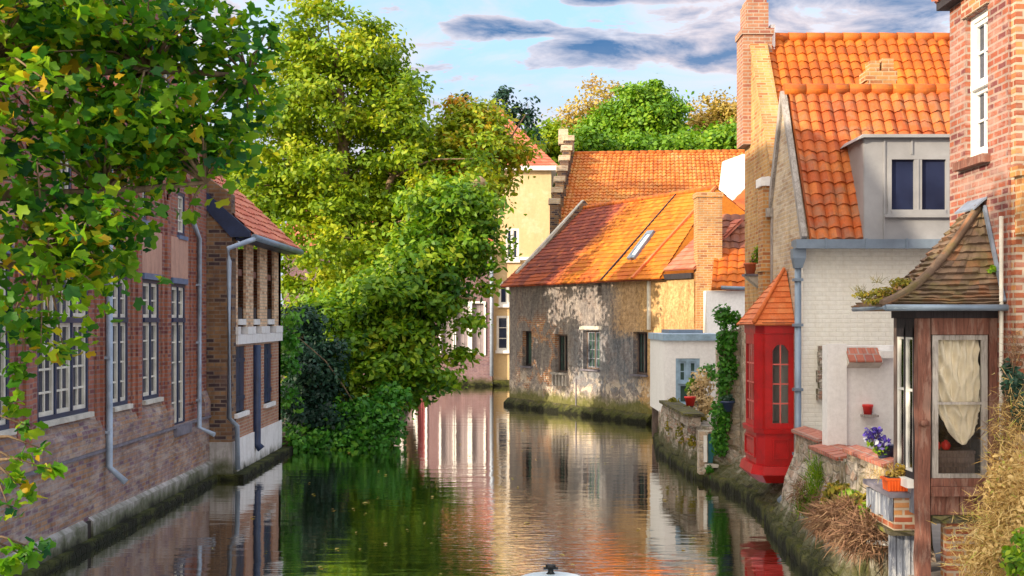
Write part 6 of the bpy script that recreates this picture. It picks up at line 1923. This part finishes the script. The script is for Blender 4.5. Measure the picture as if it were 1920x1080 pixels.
tree('rusty_tree', 'tree with rusty orange green leaves leaning toward the cream house', 'tree', V(765, 735, 46),
     [([V(765, 735, 46), V(790, 560, 46), V(840, 400, 46), V(895, 280, 46), V(930, 200, 46)], 0.26, 0.03), ([V(845, 395, 46), V(920, 320, 46), V(985, 215, 46)], 0.10, 0.02)],
     [bl(880, 240, 46, 50, 55, 1.5), bl(910, 270, 46, 45, 50, 1.4), bl(955, 300, 46, 30, 28, 1.0), bl(860, 320, 46, 70, 70, 1.8), bl(915, 335, 46, 40, 32, 1.2), bl(880, 385, 46, 40, 40, 1.0), bl(985, 285, 46, 14, 18, 0.5)],
     190, 120, 0.52, 0.20, 'leaf_rust', 'bark', 0.06, 33, limbs=40, spread=0.32)
tree('slender_tree', 'thin sparse upright tree tips showing over the rusty tree against the sky', 'tree', V(940, 720, 74),
     [([V(940, 715, 74), V(945, 500, 74), V(950, 300, 74), V(945, 180, 74)], 0.16, 0.02), ([V(948, 380, 74), V(985, 280, 74), V(990, 195, 74)], 0.06, 0.015), ([V(946, 350, 74), V(875, 240, 74), V(868, 175, 74)], 0.06, 0.015)],
     [bl(942, 200, 74, 18, 42, 0.5), bl(970, 220, 74, 14, 30, 0.4), bl(992, 222, 74, 14, 34, 0.4), bl(868, 195, 74, 12, 28, 0.4), bl(1008, 250, 74, 10, 22, 0.3), bl(925, 235, 74, 20, 25, 0.4)],
     60, 30, 0.42, 0.26, 'leaf_yew', 'bark', 0.03, 34, limbs=30)

tree('dark_yew', 'dark blue green bushy yew between the annexe and the leaning tree', 'shrub', V(575, 845, 33.2), [([V(575, 850, 33.2), V(575, 760, 33.2), V(570, 640, 33.4)], 0.12, 0.03)],
     [bl(565, 640, 33.4, 36, 60, 0.8), bl(585, 700, 33.3, 50, 65, 1.0), bl(560, 760, 33.0, 35, 70, 0.8), bl(600, 780, 33.0, 50, 55, 0.9)], 130, 130, 0.33, 0.13, 'leaf_yew', 'bark', 0.03, 35, tpl=KITE, limbs=30, up=0.3)
tree('bank_ivy', 'mass of ivy and bramble tumbling from the left bank down to the water', 'ivy', V(680, 850, 33.0), [([V(690, 848, 33.4), V(680, 760, 33.4)], 0.08, 0.03)],
     [bl(650, 800, 33.2, 70, 45, 0.8), bl(700, 790, 33.0, 50, 45, 0.8), bl(560, 825, 32.0, 30, 25, 0.6), bl(735, 770, 33.6, 25, 55, 0.5), bl(610, 830, 32.2, 45, 22, 0.6), bl(675, 830, 32.6, 60, 18, 0.5), bl(538, 700, 31.6, 10, 130, 0.25), bl(545, 600, 31.8, 14, 60, 0.3)],
     200, 70, 0.30, 0.15, 'leaf_ivy', 'bark', 0.02, 36, tpl=KITE, limbs=20, up=0.25, spread=0.34)

# trees beyond the back house
tree('round_tree', 'round crowned green tree standing behind the ridge of the back house', 'tree', V(1200, 590, 88), [([V(1200, 590, 88), V(1200, 330, 88), V(1195, 220, 88)], 0.5, 0.15)],
     [bl(1200, 215, 88, 62, 52, 2.5), bl(1150, 245, 88, 45, 40, 2.2), bl(1255, 235, 88, 38, 48, 2.2), bl(1200, 265, 88, 95, 35, 3.0), bl(1225, 185, 88, 35, 28, 1.5)], 210, 190, 0.85, 0.32, 'leaf_bg', 'bark', 0.14, 41, limbs=40, group='trees beyond the back house')
tree('autumn_tree', 'sparse twiggy autumn tree left of the round green tree', 'tree', V(1110, 590, 92), [([V(1110, 590, 92), V(1110, 330, 92), V(1115, 200, 92)], 0.35, 0.06), ([V(1110, 380, 92), V(1070, 260, 92)], 0.15, 0.04)],
     [bl(1120, 190, 92, 38, 40, 2.0), bl(1080, 240, 92, 38, 40, 2.0), bl(1130, 250, 92, 45, 40, 2.0), bl(1040, 265, 92, 30, 25, 1.5)], 80, 60, 0.95, 0.28, 'leaf_autumn', 'bark', 0.07, 42, limbs=60, group='trees beyond the back house', r_tip=0.03)
tree('autumn_tree', 'sparse golden autumn tree between the round tree and the yellow gable chimney', 'tree', V(1340, 590, 92), [([V(1345, 590, 92), V(1345, 330, 92), V(1345, 220, 92)], 0.35, 0.06)],
     [bl(1335, 215, 92, 42, 32, 2.0), bl(1370, 235, 92, 40, 40, 2.0), bl(1320, 250, 92, 40, 32, 2.0), bl(1385, 215, 92, 30, 30, 1.5)], 90, 60, 0.9, 0.28, 'leaf_autumn', 'bark', 0.07, 43, limbs=60, group='trees beyond the back house', r_tip=0.03)
for i, (px, py, rx, ry, lab) in enumerate([(1035, 272, 40, 28, 'low yellow green bush tree behind the stepped gable'), (1110, 280, 60, 26, 'low green tree just above the left half of the back roof'),
                                           (1330, 272, 55, 30, 'low green tree above the right end of the back roof'), (1395, 268, 45, 36, 'low dark tree behind the yellow gable house'), (1235, 280, 70, 22, 'low green tree in front of the round tree above the ridge')]):
    tree('low_tree', lab, 'tree', V(px, 590, 80), [([V(px, 590, 80), V(px, 330, 80)], 0.3, 0.1)], [bl(px, py, 80, rx, ry, 2.0), bl(px, py + 40, 80, rx * 1.1, 40, 2.2), bl(px, py + 110, 80, rx, 50, 2.0)], 100, 150, 0.8, 0.32, 'leaf_big' if i == 0 else 'leaf_bg', 'bark', 0.1, 50 + i, limbs=20,
         group='trees beyond the back house')
for i, (px, w) in enumerate([(340, 170), (120, 180), (880, 120)]):
    tree('distant_tree', ['broad green tree far behind the left hall', 'green tree far off at the left behind the plane leaves', 'green tree far behind the rusty tree'][i], 'tree', V(px, 590, 75), [([V(px, 590, 75), V(px, 300, 75)], 0.4, 0.1)],
         [bl(px, 330, 75, w, 90, 3), bl(px, 450, 75, w * 1.1, 120, 3)], 110, 70, 1.1, 0.6, 'leaf_bg', 'bark', 0.12, 60 + i, limbs=20, group='distant trees on the left')


# ------------------------------------------------------------------ smaller plants
def plant(name, label, cat, blobs, n, size, leaf, seed, tpl=KITE, mode='leaf', up=0.4, base=None, group=None, spread=0.3, stems=0, stem_mat='bark', dirn=None):
    rng = np.random.default_rng(seed)
    w = np.array([b[1][0] * b[1][1] * b[1][2] for b in blobs]) ** 0.7
    idx = rng.choice(len(blobs), n, p=w / w.sum())
    d = norm(rng.normal(size=(n, 3)))
    C = np.array([blobs[i][0] for i in idx]) + d * (rng.random(n) ** 0.6 * (1 + (0.35 if mode == 'blade' else 0.0) * np.abs(rng.normal(size=n))))[:, None] * np.array([blobs[i][1] for i in idx])
    tone = 0.5 + rng.normal(0, spread * 0.7, n)
    S = size * rng.uniform(0.6, 1.4, n)
    if base is None:
        base = tuple(C.mean(axis=0) - np.array([0, 0, C[:, 2].mean() - C[:, 2].min()]))
    if mode == 'blade':
        al = norm(rng.normal(size=(n, 3)) * 0.6 + np.array(dirn if dirn is not None else (0, 0, 0.9)) + 0.4 * d)
        N = norm(rng.normal(size=(n, 3)))
        o = leaf_mesh(name, C, N, S, tpl, leaf, None, tone, rng, al, org=base)
    else:
        N = norm(0.5 * d + np.array([-0.2, -0.3, up]) + 0.6 * rng.normal(size=(n, 3)))
        o = leaf_mesh(name, C, N, S, tpl, leaf, None, tone, rng, org=base)
    tag(o, label, cat, group)
    if stems:
        m = MB()
        for i in rng.choice(n, min(stems, n), replace=False):
            b = Vector(base) + Vector((rng.normal(0, .04), rng.normal(0, .04), 0))
            t = Vector(C[i])
            m.tube([Vector(base), b.lerp(t, 0.5) + Vector((rng.normal(0, .03), rng.normal(0, .03), 0.03)), t], 0.008, 4, 0.003)
        m.build('stem', M[stem_mat], o)
    return o


plant('ivy', 'bright green ivy climbing the old plastered wall end', 'ivy', [bl(1355, 590, 25.25, 20, 22, .10), bl(1362, 640, 25.2, 22, 45, .10), bl(1358, 710, 25.2, 17, 45, .10), bl(1352, 780, 25.15, 22, 40, .12), bl(1350, 830, 25.1, 18, 30, .12), bl(1378, 600, 25.25, 14, 18, .08), bl(1375, 690, 25.22, 9, 30, .07)],
      2600, 0.085, 'leaf_ivy', 71, up=0.3, stems=40)
plant('dry_shrub', 'blond dried shrub on the terrace in front of the white annexe', 'shrub', [bl(1318, 715, 29, 26, 26, .3), bl(1325, 760, 28.8, 26, 24, .3), bl(1305, 740, 29, 18, 20, .2)], 900, 0.085, 'leaf_blond', 72, stems=60)
plant('leafy_plant', 'small dark green plant by the pale blue annexe door', 'plant', [bl(1297, 728, 29.2, 12, 20, .15)], 160, 0.10, 'leaf_green', 73, stems=14, base=tuple(at(1296, 772, 28.6)))
plant('climber', 'thin straggling climber over the top of the dry shrub', 'plant', [bl(1330, 690, 28.7, 22, 12, .25), bl(1342, 702, 28.4, 18, 14, .25)], 200, 0.08, 'leaf_ivy', 74, stems=14)
plant('ledge_moss', 'green and yellow plants growing along the mossy terrace ledge', 'plant', [bl(1262, 752, 30, 14, 7, .3), bl(1285, 768, 28.6, 14, 8, .5), bl(1312, 782, 27.2, 16, 9, .5)], 420, 0.07, 'leaf_moss', 75)
plant('hanging_weeds', 'weeds hanging on the quay wall under the terrace ledge', 'plant', [bl(1280, 812, 27.6, 14, 22, .25), bl(1300, 830, 26.6, 12, 16, .25), bl(1255, 800, 29.5, 8, 16, .2)], 350, 0.07, 'leaf_moss', 76, up=0.1)
plant('water_weeds', 'bright green weeds at the foot of the quay below the ivy wall', 'plant', [bl(1368, 900, 24.6, 16, 10, .2), bl(1345, 895, 25.0, 14, 8, .15), bl(1330, 880, 25.1, 8, 8, .1)], 260, 0.09, 'leaf_ivy', 77)
plant('potted_bush', 'small green bush in the terracotta pot high on the yellow gable', 'plant', [bl(1415, 490, 24.0, 9, 20, .10), bl(1419, 470, 24.0, 6, 12, .06)], 220, 0.055, 'leaf_green', 78, stems=10, base=(4.47, 24.0, 4.26))
plant('hanging_plant', 'grey green plant spilling from the dark blue hanging pot', 'plant', [bl(1364, 748, 25.12, 15, 8, .12)], 160, 0.06, 'leaf_yew', 79)
plant('violet_flowers', 'bunch of violet and white flowers in the pot on the garden wall', 'flowers', [bl(1640, 812, 14.9, 20, 12, .15), bl(1655, 830, 14.8, 16, 14, .12), bl(1632, 820, 15.0, 14, 10, .10)], 330, 0.05, 'petal_violet', 80, spread=0.45, stems=20)
plant('flower_leaves', 'green foliage under the violet flowers on the garden wall', 'plant', [bl(1652, 840, 14.85, 16, 14, .12), bl(1636, 830, 15.0, 14, 8, .1)], 160, 0.05, 'leaf_green', 81)
plant('yellow_flowers', 'small yellow flowers and withered stems in the orange planter', 'flowers', [bl(1683, 890, 13.65, 26, 12, .07), bl(1690, 878, 13.65, 14, 10, .05)], 320, 0.035, 'petal_yellow', 82, stems=50, base=(4.12, 13.65, 1.51), stem_mat='leaf_dry')
plant('withered_plants', 'withered straw coloured plants on the shelf behind the orange planter', 'plant', [bl(1650, 893, 14.0, 18, 10, .2), bl(1640, 888, 14.3, 14, 8, .15), bl(1672, 882, 13.95, 18, 8, .15)], 300, 0.06, 'leaf_dry', 83, tpl=BLADE, mode='blade')
plant('green_tuft', 'fresh green tuft growing from the quay beside the zinc downpipe', 'plant', [bl(1533, 895, 17.4, 18, 30, .2), bl(1525, 935, 17.2, 18, 24, .2), bl(1508, 955, 17.3, 14, 16, .15)], 1300, 0.13, 'leaf_green', 84, tpl=BLADE, mode='blade')
plant('dry_tuft', 'reddish brown dead tuft below the fresh green tuft', 'plant', [bl(1505, 925, 17.3, 14, 22, .15), bl(1542, 945, 16.9, 16, 20, .15)], 700, 0.14, 'leaf_brown', 85, tpl=BLADE, mode='blade', dirn=(-.3, -.2, -.5))
plant('green_bush', 'grey green bush topping the heap of dead brown grass on the quay wall', 'plant', [bl(1575, 922, 15.9, 30, 18, .25), bl(1612, 945, 15.0, 28, 20, .25), bl(1556, 945, 16.0, 18, 18, .2)], 1100, 0.08, 'leaf_moss', 86, up=0.5)
plant('green_bush', 'dark green sprigs between the brown grass and the slate shelf', 'plant', [bl(1630, 960, 14.6, 18, 20, .15), bl(1595, 930, 15.4, 22, 12, .2)], 420, 0.08, 'leaf_green', 87, up=0.5)
plant('dead_grass', 'heap of dead brown grass hanging over the quay wall left of the slate shelf', 'grass', [bl(1580, 975, 15.0, 40, 26, .25), bl(1620, 1000, 14.2, 40, 30, .25), bl(1550, 975, 15.5, 24, 20, .2), bl(1600, 960, 14.9, 40, 20, .2)], 5200, 0.17, 'leaf_brown', 88, tpl=BLADE, mode='blade', dirn=(-.35, -.2, -.3))
plant('straw_vines', 'large mass of straw coloured dried vines covering the wall at the lower right corner', 'vines',
      [bl(1890, 900, 12.3, 34, 70, .3), bl(1862, 985, 12.0, 42, 55, .3), bl(1900, 1040, 11.6, 80, 70, .4), bl(1840, 1055, 11.9, 36, 40, .3), bl(1900, 800, 12.5, 35, 60, .2), bl(1940, 950, 11.8, 50, 120, .3)],
      9500, 0.10, 'leaf_dry', 89, tpl=BLADE, mode='blade', dirn=(-.15, -.15, -.25), spread=0.42)
plant('straw_leaves', 'small curled dry leaves scattered through the straw coloured vines', 'leaves', [bl(1890, 930, 12.1, 45, 90, .35), bl(1870, 1035, 11.7, 60, 50, .35), bl(1930, 990, 11.7, 40, 100, .3)], 2600, 0.05, 'leaf_dry', 90, spread=0.4)
plant('wall_ivy', 'dark green ivy clump on the brick house above the dried vines', 'ivy', [bl(1900, 725, 12.6, 22, 40, .12), bl(1915, 770, 12.5, 20, 40, .12), bl(1890, 690, 12.75, 14, 18, .08)], 900, 0.055, 'leaf_yew', 91, stems=20)
plant('brown_vines', 'brown dried vines creeping up the brick house beside the oriel', 'vines', [bl(1905, 660, 12.7, 18, 40, .1), bl(1885, 780, 12.6, 14, 60, .12), bl(1870, 830, 12.6, 16, 40, .12)], 900, 0.10, 'leaf_brown', 92, tpl=BLADE, mode='blade', dirn=(0, -.2, -.5))
plant('corner_shrub', 'green leafy shrub at the very bottom right corner among the straw', 'plant', [bl(1905, 1050, 11.1, 26, 34, .15), bl(1912, 1010, 11.2, 14, 20, .1)], 240, 0.075, 'leaf_green', 93, tpl=OVAL, stems=20)
plant('roof_moss', 'yellow green moss and stonecrop growing on the flared left eave of the oriel roof', 'moss', [bl(1620, 553, 13.7, 22, 9, .15), bl(1655, 548, 13.4, 28, 10, .2), bl(1690, 530, 13.3, 22, 10, .15), bl(1640, 565, 13.1, 22, 7, .12)], 900, 0.035, 'leaf_moss', 94, up=0.8)
plant('roof_sprig', 'small bright green sprig on the right edge of the oriel roof', 'plant', [bl(1861, 505, 13.15, 8, 8, .04)], 60, 0.05, 'leaf_green', 95)
plant('roof_sprig', 'spiky little plants standing on the tip of the oriel eave against the white wall', 'plant', [bl(1615, 545, 13.7, 14, 6, .1), bl(1650, 528, 13.6, 14, 6, .1)], 70, 0.08, 'leaf_moss', 96, tpl=BLADE, mode='blade')

# a few fallen leaves drifting on the canal
rng = np.random.default_rng(99)
nn = 90
C = np.stack([rng.uniform(-4.5, 3.2, nn), 15 + 22 * rng.random(nn) ** 1.5, np.full(nn, 0.012)], 1)
o = leaf_mesh('floating_leaves', C, norm(np.array([0, 0, 1.0]) + 0.06 * rng.normal(size=(nn, 3))), rng.uniform(0.05, 0.12, nn), KITE, 'leaf_autumn', None, rng.random(nn), rng, org=(0, 22, 0))
tag(o, 'small fallen yellow leaves drifting on the canal', 'leaves', kind='stuff')
